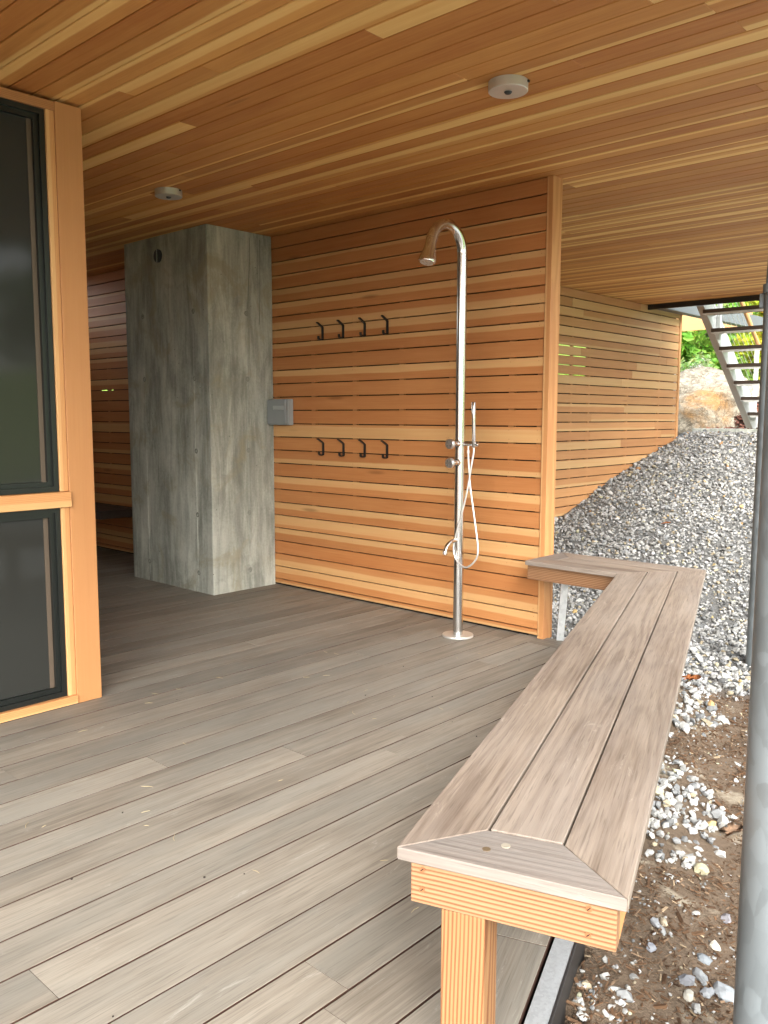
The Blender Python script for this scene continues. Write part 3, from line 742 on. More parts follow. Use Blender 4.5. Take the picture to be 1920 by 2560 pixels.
def valve(z):
    v = tube_obj('valve', [(0, -.020, z), (0, -.034, z), (0, -.035, z), (0, -.075, z), (0, -.0755, z), (0, -.078, z)], [.0215, .0205, .0165, .0165, .014, .014], 'steel', sh, 28)
    h = tube_obj('handle', [(0, -.078, z), (0, -.080, z), (0, -.081, z), (0, -.098, z), (0, -.101, z), (0, -.1015, z)], [.012, .025, .0275, .0275, .0255, .001], 'chrome', v, 36)
    for i in range(4):
        aa = math.pi/4+i*math.pi/2; c = Vector((math.cos(aa)*.0135, -.1014, z+math.sin(aa)*.0135))
        bm = bmesh.new(); tube(bm, [c, c+Vector((0, -.0009, 0))], .0048, 14); bm2 = bm
        tube(bm, [c+Vector((0, -.0008, 0)), c+Vector((0, -.003, 0)), c+Vector((0, -.0036, 0))], [.003, .0026, .0012], 10)
        # recess ring joined to the handle as dark dimple
        me = bpy.data.meshes.new('dimple'); bm.to_mesh(me); bm.free(); me.materials.append(M['vent']); me.materials.append(M['chrome'])
        for p in me.polygons: p.material_index = 1 if p.center.y < -.1025 else 0
        # sub-parts may not nest deeper: hang the dimple on the valve
        link('dimple', me, None, v)
valve(1.100); valve(.995)
arm = tube_obj('hand_shower_arm', [(.02, 0, 1.098), (.118, 0, 1.098), (.1185, 0, 1.098), (.126, 0, 1.098), (.128, 0, 1.098)], [.0105, .0105, .0125, .0125, .011], 'steel', sh, 24)
tube_obj('hand_shower', [(.1, -.005, 1.080), (.0995, -.005, 1.085), (.096, -.005, 1.25), (.0955, -.005, 1.256), (.0935, -.005, 1.328), (.0935, -.005, 1.331)], [.0075, .0105, .0105, .0112, .0112, .009], 'steel', sh, 24)
tube_obj('hose_outlet', [(.058, 0, 1.09), (.058, 0, 1.066), (.058, 0, 1.065), (.058, 0, 1.048)], [.0045, .0045, .0072, .0072], 'chrome', sh, 14)
hp = [(-2.854, 1.052), (-2.850, 1.0), (-2.842, .923), (-2.830, .845), (-2.789, .681), (-2.757, .528), (-2.771, .459), (-2.834, .413), (-2.896, .444), (-2.922, .51), (-2.905, .603), (-2.873, .719), (-2.846, .833), (-2.822, .99), (-2.813, 1.05), (-2.812, 1.083)]
yy = [0, -.001, -.002, -.006, -.02, -.03, -.034, -.036, -.038, -.036, -.032, -.025, -.018, -.01, -.006, -.005]
tube_obj('hose', smooth_path([(x+2.912, q, z) for (x, z), q in zip(hp, yy)], 8), .0052, 'rubber', sh, 12).data.materials[0] = plain('metal_hose', (.75, .75, .72), .35, .7)
tube_obj('spout', smooth_path([(0, -.022, .556), (0, -.05, .556), (0, -.085, .549), (0, -.112, .528), (0, -.126, .500)], 6), .0108, 'steel', sh, 20)
tube_obj('spout_tip', [(0, -.1245, .503), (0, -.1295, .490), (0, -.1297, .4895), (0, -.131, .486)], [.0122, .0125, .0105, .009], 'chrome', sh, 20)

# ================================================================== HOOKS, BOX, LIGHTS
def make_hook(loc, label):
    h = empty('coat_hook', loc, label=label, cat='coat hook', group='black coat hooks on the slat wall')
    W2 = .0075
    def strip(name, path, th=.004):
        bm = bmesh.new(); n = len(path); rows = []
        for i, (y, z) in enumerate(path):
            y0, z0 = path[max(i-1, 0)]; y1, z1 = path[min(i+1, n-1)]; d = Vector((y1-y0, z1-z0)).normalized(); nr = Vector((-d.y, d.x))*th
            rows.append([bm.verts.new(p) for p in ((-W2, y-nr.x, z-nr.y), (W2, y-nr.x, z-nr.y), (W2, y+nr.x, z+nr.y), (-W2, y+nr.x, z+nr.y))])
        for i in range(n-1):
            for k in range(4): bm.faces.new((rows[i][k], rows[i][(k+1) % 4], rows[i+1][(k+1) % 4], rows[i+1][k]))
        bm.faces.new(list(reversed(rows[0]))); bm.faces.new(rows[-1]); return bm_obj(name, bm, 'black', h)
    strip('back_plate', [(-.004, -.055), (-.004, .028)])
    strip('upper_prong', [(-.006, .026), (-.010, .030), (-.048, .052), (-.058, .055)])
    strip('lower_prong', [(-.004, -.052), (-.012, -.056), (-.034, -.056), (-.041, -.052), (-.043, -.046), (-.043, -.034)])
    return h
names = ['leftmost', 'second from the left', 'third from the left', 'rightmost']
for row, z in (('upper', 1.828), ('lower', 1.040)):
    for i, x in enumerate((-4.318, -4.118, -3.918, -3.718)):
        make_hook((x+.005, SY-.001, z), 'black metal coat hook, %s of the %s row on the slat wall' % (names[i], row))
bx = empty('outlet_box', (-4.73, SY, 1.28), label='grey weatherproof outlet box on the slat wall beside the concrete pier', cat='outlet box')
box_obj('housing', (-.108, .106, -.045, .0, -.093, .093), 'boxgrey', bx, .004, 2)
cv = box_obj('cover', (-.104, .100, -.072, -.0455, -.090, .090), 'cover', bx, .006, 2)
box_obj('latch', (-.03, .085, -.079, -.0722, .014, .046), 'boxgrey', cv, .003, 1)
def ceiling_light(x, y, label):
    l = empty('ceiling_light', (x, y, CZ), label=label, cat='ceiling light', group='flush round lights under the cedar ceiling')
    tube_obj('housing', [(0, 0, -.0005), (0, 0, -.034), (0, 0, -.0362)], [.0765, .0765, .0745], 'alu', l, 48)
    tube_obj('lens', [(0, 0, -.0365), (0, 0, -.0375), (0, 0, -.0435), (0, 0, -.046)], [.0155, .0155, .011, .004], 'vent', l, 24)
    box_obj('mounting_screw', (.073, .079, .02, .03, -.012, -.004), 'black', l)
ceiling_light(-1.975, 2.852, 'round brushed aluminium ceiling light, the nearer and larger one above the bench')
ceiling_light(-4.31, 2.868, 'round brushed aluminium ceiling light, the farther one near the concrete pier')
# ================================================================== OUTSIDE
# ---- stair
st = empty('steel_stair', (-3.895, 9.686, 0), label='open-riser white steel stair with dark treads rising beyond the gravel', cat='stair')
X0, X1 = 0.0, 1.05; run, rise = .251, .1855
# tread i: i=0 lowest
Y0 = 1.353; Zb = 1.293
ang = math.atan2(rise, run)
def stringer(x, sgn):
    # sloped web: from foot (Y0+.35) up to -Y
    bm = bmesh.new(); pts = []
    ya, za = Y0+.22, Zb-.27; yb, zb_ = Y0-run*6.35, Zb+rise*6.35
    d = Vector((yb-ya, zb_-za)).normalized(); n_ = Vector((d.y, -d.x)) if False else Vector((-d.y, d.x))
    if n_.y < 0: n_ = -n_
    P = [Vector((ya, za)), Vector((yb, zb_)), Vector((yb, zb_))+n_*.24, Vector((ya, za))+n_*.24]
    lo = [bm.verts.new((x, p.x, p.y)) for p in P]; hi = [bm.verts.new((x+.008, p.x, p.y)) for p in P]
    bm.faces.new(hi); bm.faces.new(list(reversed(lo)))
    for i in range(4): bm.faces.new((lo[i], lo[(i+1) % 4], hi[(i+1) % 4], hi[i]))
    s_ = bm_obj('stringer', bm, 'white', st)
    bm = bmesh.new(); q = n_*.008
    for base in (P[0], P[0]+n_*.232):
        pp = [base, base+(P[1]-P[0]), base+(P[1]-P[0])+q, base+q]
        xo, xi = (x-.075, x-.0005) if sgn < 0 else (x+.0085, x+.083)
        lo = [bm.verts.new((xo, p.x, p.y)) for p in pp]; hi = [bm.verts.new((xi, p.x, p.y)) for p in pp]
        bm.faces.new(hi); bm.faces.new(list(reversed(lo)))
        for i in range(4): bm.faces.new((lo[i], lo[(i+1) % 4], hi[(i+1) % 4], hi[i]))
    bm_obj('stringer_flange', bm, 'taupe', s_)
stringer(X0, -1); stringer(X1, 1)
for i in range(0, 7):
    y = Y0-run*i; z = Zb+rise*i
    board('tread', (.53, y, z), X3, Y3, 1.02, .28, .04, 'tread', st, (.5, 0, random.random(), 1), .004)
    bm = bmesh.new(); box(bm, .009, .05, y-.12, y+.12, z-.030, z-.0215); box(bm, 1.0, 1.049, y-.12, y+.12, z-.030, z-.0215); box(bm, .05, 1.0, y-.13, y-.124, z-.045, z-.0205)
    bm_obj('tread_support', bm, 'white', st)
# handrail and balusters on the left string
def rl(x, y, h): return (x, y, Zb+rise*(Y0-y)/run+h)
tube_obj('handrail', [rl(.03, Y0+.15, .92), rl(.03, Y0-run*6.2, .92)], .026, 'fir', st, 12)
for y in (Y0+.05, Y0-1.2):
    bm = bmesh.new(); q = rl(.03, y, 0); box(bm, .012, .05, y-.025, y+.025, q[2]-.05, q[2]+.88); bm_obj('baluster', bm, 'white', st)
bm = bmesh.new()
for h in (.18, .30, .42, .54, .66, .78): tube(bm, [rl(.03, Y0+.05, h), rl(.03, Y0-run*6.2, h)], .003, 5)
tag(bm_obj('railing_cables', bm, 'alu', st), kind='stuff')
tag(box_obj('landing_slab', (-4.55, -2.4, 10.85, 12.0, 1.0, 1.105), 'concrete', None, .006), 'flat concrete landing slab at the foot of the stair', 'slab')
# ---- boulder
def blob(name, c, rad, mat, seed, amp=.25, sub=5, parent=None, flat=0):
    bm = bmesh.new(); bmesh.ops.create_icosphere(bm, subdivisions=sub, radius=1)
    for v in bm.verts:
        d = v.co.normalized(); k = 1+amp*noise.noise(d*1.3+Vector((seed, 0, 0)))+amp*.35*noise.noise(d*3.5+Vector((seed, 5, 0)))+amp*.12*noise.noise(d*11+Vector((seed, 9, 0)))+amp*.05*noise.noise(d*30)
        v.co = Vector((d.x*rad[0]*k, d.y*rad[1]*k, d.z*rad[2]*k))
    o = bm_obj(name, bm, mat, parent, True); o.location = c; return o
def rock_mat():
    t = NT('granite_boulder'); o, g = t.obj(); x, y, z = t.sep(o)
    n1 = t.noise(o, 2.2, 6, .65, 1.0); n2 = t.noise(o, 14, 6, .7, .6); n3 = t.noise(o, 50, 3, .7)
    c = t.mix(t.ramp(n2, .3, .7), (.15, .13, .095), (.43, .385, .30))
    w = t.vmath('ADD', o, t.vmath('MULTIPLY', t.comb(n1, n2, n1), (.35, .35, .35)))
    d = t.n.new('ShaderNodeVectorMath'); d.operation = 'DISTANCE'; t.l.new(w, d.inputs[0]); d.inputs[1].default_value = (.60, -.53, .28)
    om = t.ramp(d.outputs['Value'], .24, .42, 1, 0)
    c = t.mix(t.math('MULTIPLY', t.math('MULTIPLY', om, t.ramp(n1, .35, .6)), .8), c, t.mix(n2, (.22, .09, .025), (.48, .27, .08)))
    lo = t.ramp(z, -.15, -.45); c = t.mix(t.math('MULTIPLY', lo, .6), c, t.mix(n2, (.2, .12, .04), (.36, .27, .14)))
    vein = t.ramp(t.math('ABSOLUTE', t.math('SUBTRACT', t.noise(o, 3.1, 4, .6, 1.5), .5)), .0, .025, 1, 0)
    c = t.mix(t.math('MULTIPLY', vein, .7), c, (.10, .08, .055))
    t.set(c, .85, 0, .3); t.bump(t.math('ADD', n2, n3), .7, .03); return t.m
M['rock'] = rock_mat()
tag(blob('boulder', (-5.02, 12.15, 1.28), (.98, .85, .64), 'rock', 3.3, .3), 'large pale granite boulder with a rusty orange patch, beside the stair', 'boulder')

# ---- scattered pieces as real mesh with vertex colours
def ico():
    bm = bmesh.new(); bmesh.ops.create_icosphere(bm, subdivisions=1, radius=1)
    v = np.array([p.co[:] for p in bm.verts]); f = np.array([[q.index for q in p.verts] for p in bm.faces]); bm.free(); return v, f
IV, IF = ico()
def scatter(name, pos, size, shape, cols, mat, tilt=.5, variants=24, lump=.38, base=None, kindstuff=True):
    V0, F0 = base if base else (IV, IF)
    n = len(pos); nv = len(V0); nf = len(F0)
    var = [V0*(1+lump*rng.uniform(-1, 1, (nv, 1))) for _ in range(variants)]
    vi = rng.integers(0, variants, n); vv = np.array(var)[vi]                       # n,nv,3
    sc = size[:, None]*shape; vv = vv*sc[:, None, :]
    a = rng.uniform(0, 2*np.pi, n); b = rng.normal(0, tilt, n); c = rng.normal(0, tilt, n)
    ca, sa, cb, sb, cc_, sc_ = np.cos(a), np.sin(a), np.cos(b), np.sin(b), np.cos(c), np.sin(c)
    Rz = np.zeros((n, 3, 3)); Rz[:, 0, 0] = ca; Rz[:, 0, 1] = -sa; Rz[:, 1, 0] = sa; Rz[:, 1, 1] = ca; Rz[:, 2, 2] = 1
    Rx = np.zeros((n, 3, 3)); Rx[:, 0, 0] = 1; Rx[:, 1, 1] = cb; Rx[:, 1, 2] = -sb; Rx[:, 2, 1] = sb; Rx[:, 2, 2] = cb
    Ry = np.zeros((n, 3, 3)); Ry[:, 1, 1] = 1; Ry[:, 0, 0] = cc_; Ry[:, 0, 2] = sc_; Ry[:, 2, 0] = -sc_; Ry[:, 2, 2] = cc_
    Rm = Rz @ Rx @ Ry
    vv = np.einsum('nij,nkj->nki', Rm, vv)+pos[:, None, :]
    faces = (F0[None]+(np.arange(n)*nv)[:, None, None]).reshape(-1, F0.shape[1])
    me = bpy.data.meshes.new(name); me.vertices.add(n*nv); me.vertices.foreach_set('co', vv.reshape(-1))
    k = F0.shape[1]; me.loops.add(len(faces)*k); me.loops.foreach_set('vertex_index', faces.reshape(-1).astype(np.int32))
    me.polygons.add(len(faces)); me.polygons.foreach_set('loop_start', np.arange(0, len(faces)*k, k, dtype=np.int32))
    try: me.polygons.foreach_set('loop_total', np.full(len(faces), k, dtype=np.int32))
    except Exception: pass
    me.update(calc_edges=True)
    at = me.color_attributes.new('col', 'FLOAT_COLOR', 'POINT')
    cc4 = np.ones((n, nv, 4), dtype=np.float32); cc4[:, :, :3] = cols[:, None, :]; at.data.foreach_set('color', cc4.reshape(-1))
    me.validate(); me.polygons.foreach_set('use_smooth', [False]*len(me.polygons))
    o = link(name, me, mat)
    if kindstuff: o['kind'] = 'stuff'
    return o
def inpoly(x, y, P):
    r = np.zeros(len(x), bool); n = len(P)
    for i in range(n):
        x0, y0 = P[i]; x1, y1 = P[(i+1) % n]
        c = ((y0 > y) != (y1 > y)) & (x < (x1-x0)*(y-y0)/((y1-y0) if y1 != y0 else 1e-9)+x0); r ^= c
    return r
def nz2(x, y, s, o=0): return np.array([noise.noise((a*s, b*s, o)) for a, b in zip(x, y)])
SOIL = [[(-1.07, 1.76), (-1.16, 2.1), (-1.17, 2.40), (-1.08, 2.44), (-.98, 2.52), (-1.04, 2.86), (-1.10, 3.25), (-.3, 3.6), (.6, 3.2), (.6, .2), (-.5, -.2), (-.7, 1.0), (-.93, 1.62)],
        [(-1.50, 3.55), (-1.48, 3.70), (-1.41, 4.2), (-.6, 4.2), (-.6, 3.1), (-1.14, 3.12), (-1.32, 3.25), (-1.43, 3.26)],
        [(-1.66, 4.32), (-1.51, 4.45), (-.9, 4.6), (-.9, 3.9), (-1.38, 4.12), (-1.53, 4.07)]]
def soilmask(x, y):
    wx = x+.05*nz2(x, y, 6, 1); wy = y+.07*nz2(x, y, 6, 2); m = np.zeros(len(x), bool)
    for P in SOIL: m |= inpoly(wx, wy, P)
    return m
def region(x, y):
    n = x*N.x+y*N.y
    ok = (x > -4.50) & (y < 11.0) & (n < 1.35)
    ok &= ~((n < -.30) & (y < 4.14))
    return ok
HG = np.vectorize(gh)
def stone_cols(n):
    t = rng.random(n); v = rng.uniform(.68, 1.22, n)[:, None]
    c = np.where((t < .52)[:, None], np.array([[.285, .285, .27]]), np.where((t < .74)[:, None], np.array([[.17, .175, .175]]), np.where((t < .92)[:, None], np.array([[.40, .395, .37]]), np.array([[.34, .29, .20]]))))
    rare = rng.random(n) < .006; c = c.copy(); c[rare] = (.40, .22, .10)
    return np.clip(c*v, .03, .35).astype(np.float32)
NP = 90000
x = rng.uniform(-4.5, 2.0, NP); y = rng.uniform(.2, 11.0, NP); ok = region(x, y); x, y = x[ok], y[ok]
sm_ = soilmask(x, y); keep = ~sm_ | (rng.random(len(x)) < .045)
# cluster of stones at the lower left of the soil
cl = inpoly(x, y, [(-1.07, 1.60), (-1.02, 1.80), (-.86, 1.86), (-.80, 1.70), (-.8, 1.4)]); keep |= cl & (rng.random(len(x)) < .8)
x, y = x[keep], y[keep]; sz = rng.lognormal(math.log(.0112), .34, len(x)); sz = np.clip(sz, .006, .026)
shp = np.stack([rng.uniform(.9, 1.45, len(x)), rng.uniform(.75, 1.1, len(x)), rng.uniform(.5, .85, len(x))], 1)
z = HG(x, y)+.004+sz*rng.uniform(-.1, 1.1, len(x))
gc = stone_cols(len(x))*(1+.28*nz2(x, y, 1.4, 8)+.18*nz2(x, y, 5, 3))[:, None].astype(np.float32)
onsoil = soilmask(x, y); sz = np.where(onsoil, sz*.8, sz); z = np.where(onsoil, HG(x, y)+sz*.1, z)
scatter('gravel', np.stack([x, y, z], 1), sz, shp, np.clip(gc, .03, .4), 'stone', .45)
# stone dust and fines between the stones
nf_ = 26000; xf = rng.uniform(-4.5, 1.5, nf_); yf = rng.uniform(.3, 10.9, nf_); okf = region(xf, yf); xf, yf = xf[okf], yf[okf]
sf = rng.uniform(.0025, .0055, len(xf)); scatter('grit', np.stack([xf, yf, HG(xf, yf)+.006], 1), sf, np.tile([[1.2, 1., .7]], (len(xf), 1)), stone_cols(len(xf))*.8, 'stone', .5)
# bark chips / mulch litter on the soil
NC = 60000
x = rng.uniform(-1.8, .6, NC); y = rng.uniform(.9, 4.7, NC); ok = region(x, y) & soilmask(x, y); x, y = x[ok], y[ok]
BV = np.array([(sx_, sy_, sz_) for sx_ in (-1, 1) for sy_ in (-1, 1) for sz_ in (-1, 1)], float); BF = np.array([(0, 1, 3, 2), (4, 6, 7, 5), (0, 4, 5, 1), (2, 3, 7, 6), (0, 2, 6, 4), (1, 5, 7, 3)])
sz = rng.lognormal(math.log(.0032), .45, len(x)); shp = np.stack([rng.uniform(.9, 2.4, len(x)), rng.uniform(.2, .55, len(x)), rng.uniform(.1, .25, len(x))], 1)
t_ = rng.random(len(x)); cols = np.where((t_ < .72)[:, None], np.array([[.085, .048, .026]]), np.where((t_ < .96)[:, None], np.array([[.145, .098, .062]]), np.array([[.30, .23, .15]])))*rng.uniform(.6, 1.4, len(x))[:, None]
scatter('mulch', np.stack([x, y, HG(x, y)+.003+rng.uniform(0, .006, len(x))], 1), sz, shp, cols.astype(np.float32), 'chip', .3, base=(BV, BF), lump=.15)
# mulch slope by the stair foot
NC = 9000
x = rng.uniform(-4.6, -2.4, NC); y = rng.uniform(11.0, 13.2, NC)
sz = rng.lognormal(math.log(.022), .4, NC); shp = np.stack([rng.uniform(.9, 2.2, NC), rng.uniform(.3, .6, NC), rng.uniform(.15, .35, NC)], 1)
cols = np.array([[.12, .055, .04]])*rng.uniform(.4, 2.6, NC)[:, None]
tag(blob('mulch_mound', (-3.7, 12.3, .98), (1.2, .8, .55), M['chip'], 8, .12, 4), 'low mound of dark bark mulch between the boulder and the stair foot', 'mound')
def moundz(x, y): 
    q = 1-((x+3.7)/1.2)**2-((y-12.3)/.8)**2
    return np.where(q > 0, .98+.55*np.sqrt(np.clip(q, 0, 1)), 1.06)
bpy.data.objects['mulch_mound'].data.materials[0] = plain('mound_soil', (.07, .04, .03), .95, 0, .2, .4, 12)
scatter('mulch', np.stack([x, y, moundz(x, y)+.01], 1), sz, shp, cols.astype(np.float32), 'chip', .4, base=(BV, BF), lump=.15)

# individual larger stones lying on the soil
def bigstone(px, py, s, shape, col, label, rz):
    bm = bmesh.new(); bmesh.ops.create_icosphere(bm, subdivisions=2, radius=1); sd2 = random.random()*50
    for v in bm.verts:
        d = v.co.normalized(); k = 1+.5*noise.noise(d*1.5+Vector((sd2, 0, 0)))+.25*noise.noise(d*4+Vector((sd2, 3, 0))); v.co = Vector((d.x*shape[0], d.y*shape[1], d.z*shape[2]))*k*s
    o = bm_obj('stone', bm, plain('stone_'+label[:8].replace(' ', '_'), tuple(q*.62 for q in col), .8, 0, .3, .35, 45)); o.location = (px, py, gh(px, py)+s*shape[2]*.5); o.rotation_euler = (0, 0, rz)
    tag(o, label, 'stone', 'larger stones lying on the bare soil'); return o
bigstone(-.995, 2.58, .024, (1, .9, .8), (.47, .44, .29), 'rounded pale yellowish stone where gravel meets bare soil', .4)
bigstone(-.805, 2.135, .0215, (1, .9, .6), (.27, .30, .32), 'blocky blue-grey stone alone on the soil, near the foreground pole', .2)
bigstone(-.78, 2.05, .025, (1.2, .7, .55), (.34, .36, .37), 'long smooth grey stone lying across the soil', 2.4)
bigstone(-.79, 1.99, .020, (1.1, .9, .7), (.25, .26, .28), 'dark grey stone with a yellow-green edge on the soil', .9)
bigstone(-.745, 2.01, .020, (1.1, .8, .6), (.33, .35, .37), 'pale grey pointed stone below the long smooth stone', 1.4)
bigstone(-.765, 1.945, .019, (1.2, .65, .6), (.66, .63, .54), 'cream white narrow stone lowest on the soil', 2.0)
bigstone(-.715, 2.05, .029, (1.3, .8, .7), (.36, .39, .41), 'large triangular grey stone touching the foreground pole view', .1)
bigstone(-.89, 2.00, .0135, (1, .9, .7), (.33, .35, .39), 'small bluish stone alone amid bark chips', .1)
bigstone(-.845, 2.405, .019, (.8, 1, .7), (.30, .29, .31), 'mauve-grey upright stone by the dry hollow in the soil', .6)
bigstone(-.81, 2.23, .016, (1, .9, .8), (.68, .65, .55), 'cream coloured round stone on soil near the pole', 2.0)
bigstone(-.935, 2.12, .016, (1.3, .7, .6), (.42, .44, .46), 'light grey flat stone next to a tan one', 2.4)
bigstone(-.925, 2.155, .015, (1.2, .6, .6), (.62, .53, .38), 'tan wedge-shaped stone next to a light grey one', 2.2)
# wood offcut
board('wood_chip', (-1.005, 2.06, gh(-1.005, 2.06)+.007), (.9, -.42, .05), (.42, .9, 0), .035, .009, .005, 'fir_flat', None, (.7, 0, .2, .7))
tag(bpy.data.objects['wood_chip'], 'small brown wood offcut lying on the soil beside the bench corner', 'wood chip')
# dry leaves
def leaf(px, py, s, mat, label, rz, lobes=5, dz=.02):
    bm = bmesh.new(); n = 30; rim = []
    for i in range(n):
        a_ = 2*math.pi*i/n; r = s*(.55+.45*abs(math.cos(a_*lobes/2)))*(1.25 if abs(math.cos(a_)) > .8 else 1)
        rim.append(bm.verts.new((math.cos(a_)*r, math.sin(a_)*r*.7, .25*s*noise.noise((math.cos(a_)*2, math.sin(a_)*2, rz))+.25*s*abs(math.sin(a_)))))
    c = bm.verts.new((0, 0, 0))
    for i in range(n): bm.faces.new((c, rim[i], rim[(i+1) % n]))
    r2 = bmesh.ops.solidify(bm, geom=bm.faces[:], thickness=.0008)
    o = bm_obj('dry_leaf', bm, mat, None, True); o.location = (px, py, gh(px, py)+dz); o.rotation_euler = (.15, -.2, rz); tag(o, label, 'leaf', 'fallen dry leaves on gravel and soil'); return o
leaf(-1.73, 4.22, .05, 'leafdry', 'curled orange-brown oak leaf on the gravel right of the bench', .5)
leaf(-1.03, 2.95, .04, 'leafpale', 'pale pinkish dry leaf on the soil beyond the yellowish stone', 1.1)
leaf(-2.95, 6.2, .035, 'leafdry', 'dark red-brown leaf on the gravel above the far corner of the bench', 1.9, dz=.035)
leaf(-3.4, 7.6, .04, 'leafdry', 'small rust coloured leaf half way up the gravel slope', .3, dz=.035)
# small weed
bm = bmesh.new()
for i in range(26):
    a_ = random.uniform(0, 6.28); r = random.uniform(0, .09); bx_, by_ = math.cos(a_)*r, math.sin(a_)*r*.6; h = random.uniform(.02, .05); w_ = random.uniform(.004, .008); d = Vector((math.cos(a_+1), math.sin(a_+1), 0))
    v = [bm.verts.new(p) for p in ((bx_, by_, 0), (bx_+d.x*w_, by_+d.y*w_, h*.6), (bx_+d.x*.01, by_+d.y*.01, h), (bx_-d.x*w_, by_-d.y*w_, h*.6))]; bm.faces.new(v)
wd = bm_obj('weed', bm, plain('weed_green', (.16, .30, .07), .6)); wd.location = (-2.55, 5.55, gh(-2.55, 5.55)+.02); tag(wd, 'small green weed sprouting in the gravel behind the bench', None, None, 'stuff')

bm = bmesh.new()
for i in range(46):
    px = random.uniform(-3.3, -1.1); py = random.uniform(.7, 3.6)
    if px*N.x+py*N.y > -.55: continue
    a_ = random.uniform(0, 3.14); L_ = random.uniform(.006, .022); d = Vector((math.cos(a_)*L_, math.sin(a_)*L_, 0)); c_ = Vector((px, py, .0022))
    tube(bm, [c_-d, c_+Vector((-d.y, d.x, 0))*.25, c_+d+Vector((0, 0, .001))], [.0006, .0009, .0005], 4)
tag(bm_obj('straw', bm, plain('straw_bits', (.46, .38, .22), .8)), kind='stuff')
bm = bmesh.new()
for i in range(26):
    px = random.uniform(-3.2, -1.1); py = random.uniform(.8, 3.8)
    if px*N.x+py*N.y > -.55: continue
    bmesh.ops.create_icosphere(bm, subdivisions=1, radius=random.uniform(.0015, .004), matrix=Matrix.Translation((px, py, .001)))
tag(bm_obj('dirt_specks', bm, plain('dark_dirt', (.03, .022, .016), .9)), kind='stuff')
# ---- vegetation
def leaf_cloud(centers, n, size, cols, spread, flat=.8):
    """returns positions/colours of leaf quads in clumps"""
    c = np.array(centers); i = rng.integers(0, len(c), n); d = rng.normal(0, 1, (n, 3)); d /= np.linalg.norm(d, axis=1)[:, None]
    r = spread*rng.random(n)**.4; r = r[:, None]*c[i, 3:4] if c.shape[1] > 3 else r[:, None]
    p = c[i, :3]+d*r*np.array([1, 1, flat]); return p
LV = np.array([(-1, 0, 0), (0, -.45, .08), (1, 0, 0), (0, .45, .08)], float); LF = np.array([(0, 1, 2, 3)])
def foliage(name, pos, size, base, parent=None, var=.4):
    n = len(pos); cols = np.array([base])*rng.uniform(1-var, 1+var, n)[:, None]*(1+.15*rng.normal(0, 1, (n, 3)))
    o = scatter(name, pos, size*rng.uniform(.6, 1.3, n), np.tile([[1., 1., 1.]], (n, 1)), np.clip(cols, .01, .9).astype(np.float32), 'leaf', 1.0, base=(LV, LF), lump=.2, kindstuff=False)
    if parent: o.parent = parent; o.location = -Vector(parent.location)
    return o
def tree(x, y, h, rad, base, label, cat='tree', lf=.09, n=9000, tr=.09, crown0=.35, group='trees and shrubs beyond the house'):
    z0 = gh(x, y); t = empty('tree' if cat == 'tree' else 'shrub', (x, y, z0), label=label, cat=cat, group=group)
    cs = []; bm = bmesh.new()
    if cat == 'tree':
        tube(bm, smooth_path([(0, 0, -.3), (.06*h*.3, .02, h*.3), (-.02*h*.3, .05, h*.6), (.03, 0, h*.92)], 4), [tr*(1-i/13*.85) for i in range(13)], 9)
    for k in range(26):
        a_ = random.uniform(0, 6.28); hh = random.uniform(crown0, 1)*h; rr_ = rad*random.uniform(.2, 1)*(1-abs((hh/h-crown0)/(1-crown0)-.45)*.9)
        c = Vector((math.cos(a_)*rr_, math.sin(a_)*rr_, hh)); cs.append((x+c.x, y+c.y, z0+c.z, random.uniform(.6, 1.2)))
        b0 = Vector((0, 0, max(.0, hh-rr_*.8))) if cat == 'tree' else Vector((0, 0, 0)); tube(bm, [b0, (b0+c)/2+Vector((0, 0, .08)), c], [tr*.35, tr*.22, tr*.1], 5)
    bm_obj('trunk' if cat == 'tree' else 'stem', bm, plain('bark', (.12, .09, .065), .9, 0, .2, .4, 20), t)
    foliage('crown', leaf_cloud(cs, n, lf, base, rad*.34), lf, base, t)
# grass bank behind the boulder
NG = 42000
x = rng.uniform(-11.5, -2.5, NG); y = rng.uniform(13.1, 23, NG); k_ = nz2(x, y, .7, 4)
GV = np.array([(-.06, 0, 0), (.06, 0, 0), (.03, .1, .6), (.0, .3, 1.)], float); GF = np.array([(0, 1, 2, 3)])
cols = np.array([[.22, .40, .045]])*rng.uniform(.6, 1.5, NG)[:, None]; cols[:, 0] *= rng.uniform(.8, 1.4, NG)
scatter('grass', np.stack([x, y, HG(x, y)-.02], 1), rng.uniform(.12, .34, NG)*(1+.6*k_), np.tile([[1., 1., 1.]], (NG, 1)), cols.astype(np.float32), 'leaf', .22, base=(GV, GF), lump=.1)
tree(-6.35, 14.2, 1.05, .55, (.20, .34, .10), 'pale leafy shrub with whitish blossoms just above the boulder', 'shrub', .045, 5000, .03, .1)
# whitish blossoms on it
pz = gh(-6.35, 14.2)
t_ = empty('shrub', (-5.95, 13.7, gh(-5.95, 13.7)), label='grey twiggy shrub with white tufts behind the boulder', cat='shrub', group='trees and shrubs beyond the house')
bm = bmesh.new()
for k in range(22):
    a_ = random.uniform(0, 6.28); c = Vector((math.cos(a_)*random.uniform(.05, .4), math.sin(a_)*random.uniform(.05, .35), random.uniform(.45, .95))); tube(bm, [(0, 0, 0), c*.5+Vector((0, 0, .08)), c], [.012, .008, .003], 5)
bm_obj('stem', bm, plain('grey_twig', (.33, .28, .24), .9), t_)
cs = [(-5.95+random.uniform(-.4, .4), 13.7+random.uniform(-.3, .3), gh(-5.95, 13.7)+random.uniform(.5, 1.), 1) for _ in range(14)]
foliage('blossom', leaf_cloud(cs, 1500, .03, None, .10), .03, (.62, .60, .55), t_); foliage('leaves', leaf_cloud(cs, 1600, .035, None, .22), .038, (.28, .42, .14), t_)
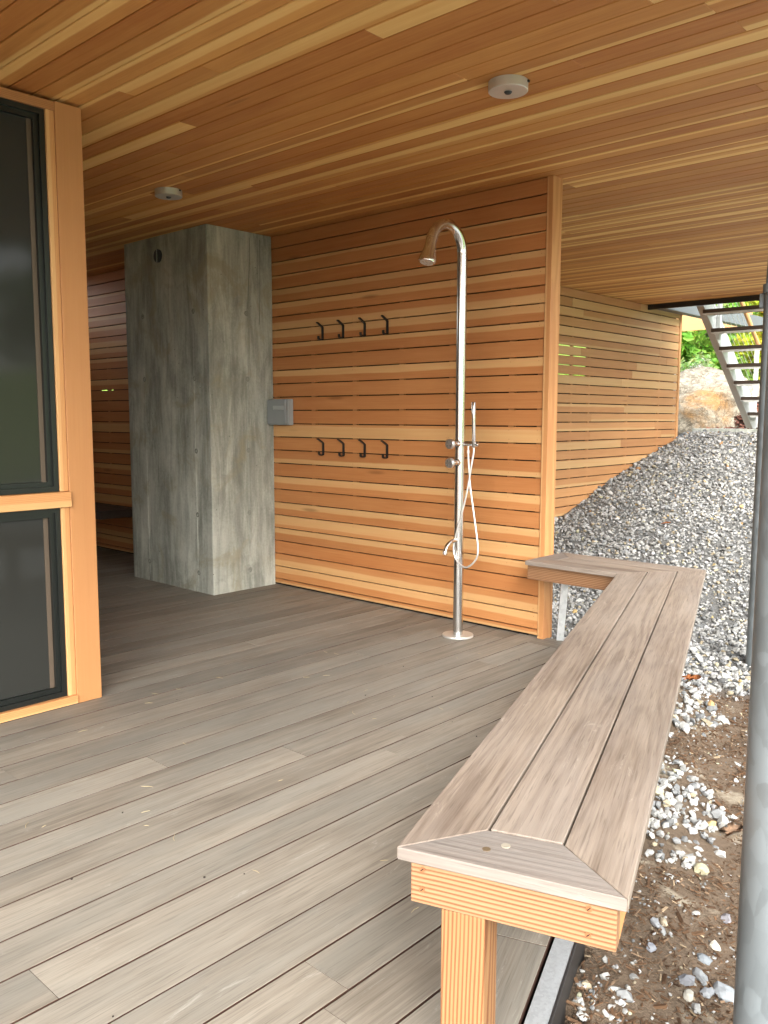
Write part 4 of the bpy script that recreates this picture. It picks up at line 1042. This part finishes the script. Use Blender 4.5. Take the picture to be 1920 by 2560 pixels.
tree(-5.15, 15.6, 2.0, .75, (.44, .46, .05), 'yellow-green bush behind the stair treads', 'shrub', .06, 9000, .04, .05)
tree(-4.2, 16.2, 1.9, .7, (.42, .40, .06), 'yellowish bush right of the stair railing', 'shrub', .06, 7000, .04, .05)
tree(-8.2, 19.0, 3.0, 1.4, (.24, .40, .07), 'mid green bush on the bank left of the stair', 'shrub', .11, 9000, .06, .05)
tree(-6.6, 20.5, 3.2, 1.4, (.25, .42, .08), 'fresh green bush on the bank behind the stair', 'shrub', .11, 9000, .06, .05)
tree(-10.5, 23.0, 5.2, 2.0, (.16, .29, .05), 'mid green tree behind the grass bank, farthest left', 'tree', .14, 10000, .12, .15)
tree(-8.0, 27.0, 7.5, 2.4, (.20, .36, .07), 'tall bright green tree rising behind the stair', 'tree', .16, 12000, .14, .15)
tree(-4.8, 24.0, 6.0, 2.2, (.18, .33, .07), 'bright green tree at the right beyond the stair handrail', 'tree', .14, 12000, .12, .1)
tree(-13.5, 27.0, 7.0, 2.8, (.22, .38, .07), 'broad green tree beyond the side wall', 'tree', .17, 10000, .14, .1)
# trees to the open right side (seen only in the metal and the glass)
for i, (x_, y_, h_) in enumerate(((7.5, 3.5, 7), (10, 9, 8), (9, -3, 7.5), (4.5, 16, 7), (12, 15, 8))):
    tree(x_, y_, h_, 2.6, (.10, .19, .04), ['green tree on the open side of the deck', 'tree farther off on the open side', 'tree on the open side behind the viewer', 'tree beyond the gravel on the open side', 'tree far off on the open side'][i], 'tree', .2, 5000, .15, .2)
# ---- neighbouring house far behind
nh = empty('house', (-10.6, 27.5, gh(-10.6, 27.5)), label='dark grey distant house behind the stair, with big windows', cat='house')
nz_ = 1.1
box_obj('wall', (-2.2, .62, 0, 5, 0, 3.6), 'greysteel', nh); box_obj('roof', (-2.5, .9, -.4, 5.3, 3.6, 3.85), 'blacksteel', nh)
for i in range(3):
    w_ = box_obj('window', (-1.9+i*.85, -1.15+i*.85, -.03, -.002, 1.1, 3.0), 'glass', nh); box_obj('window_frame', (-1.55+i*.85, -1.51+i*.85, -.05, -.031, 1.1, 3.0), 'white', w_)
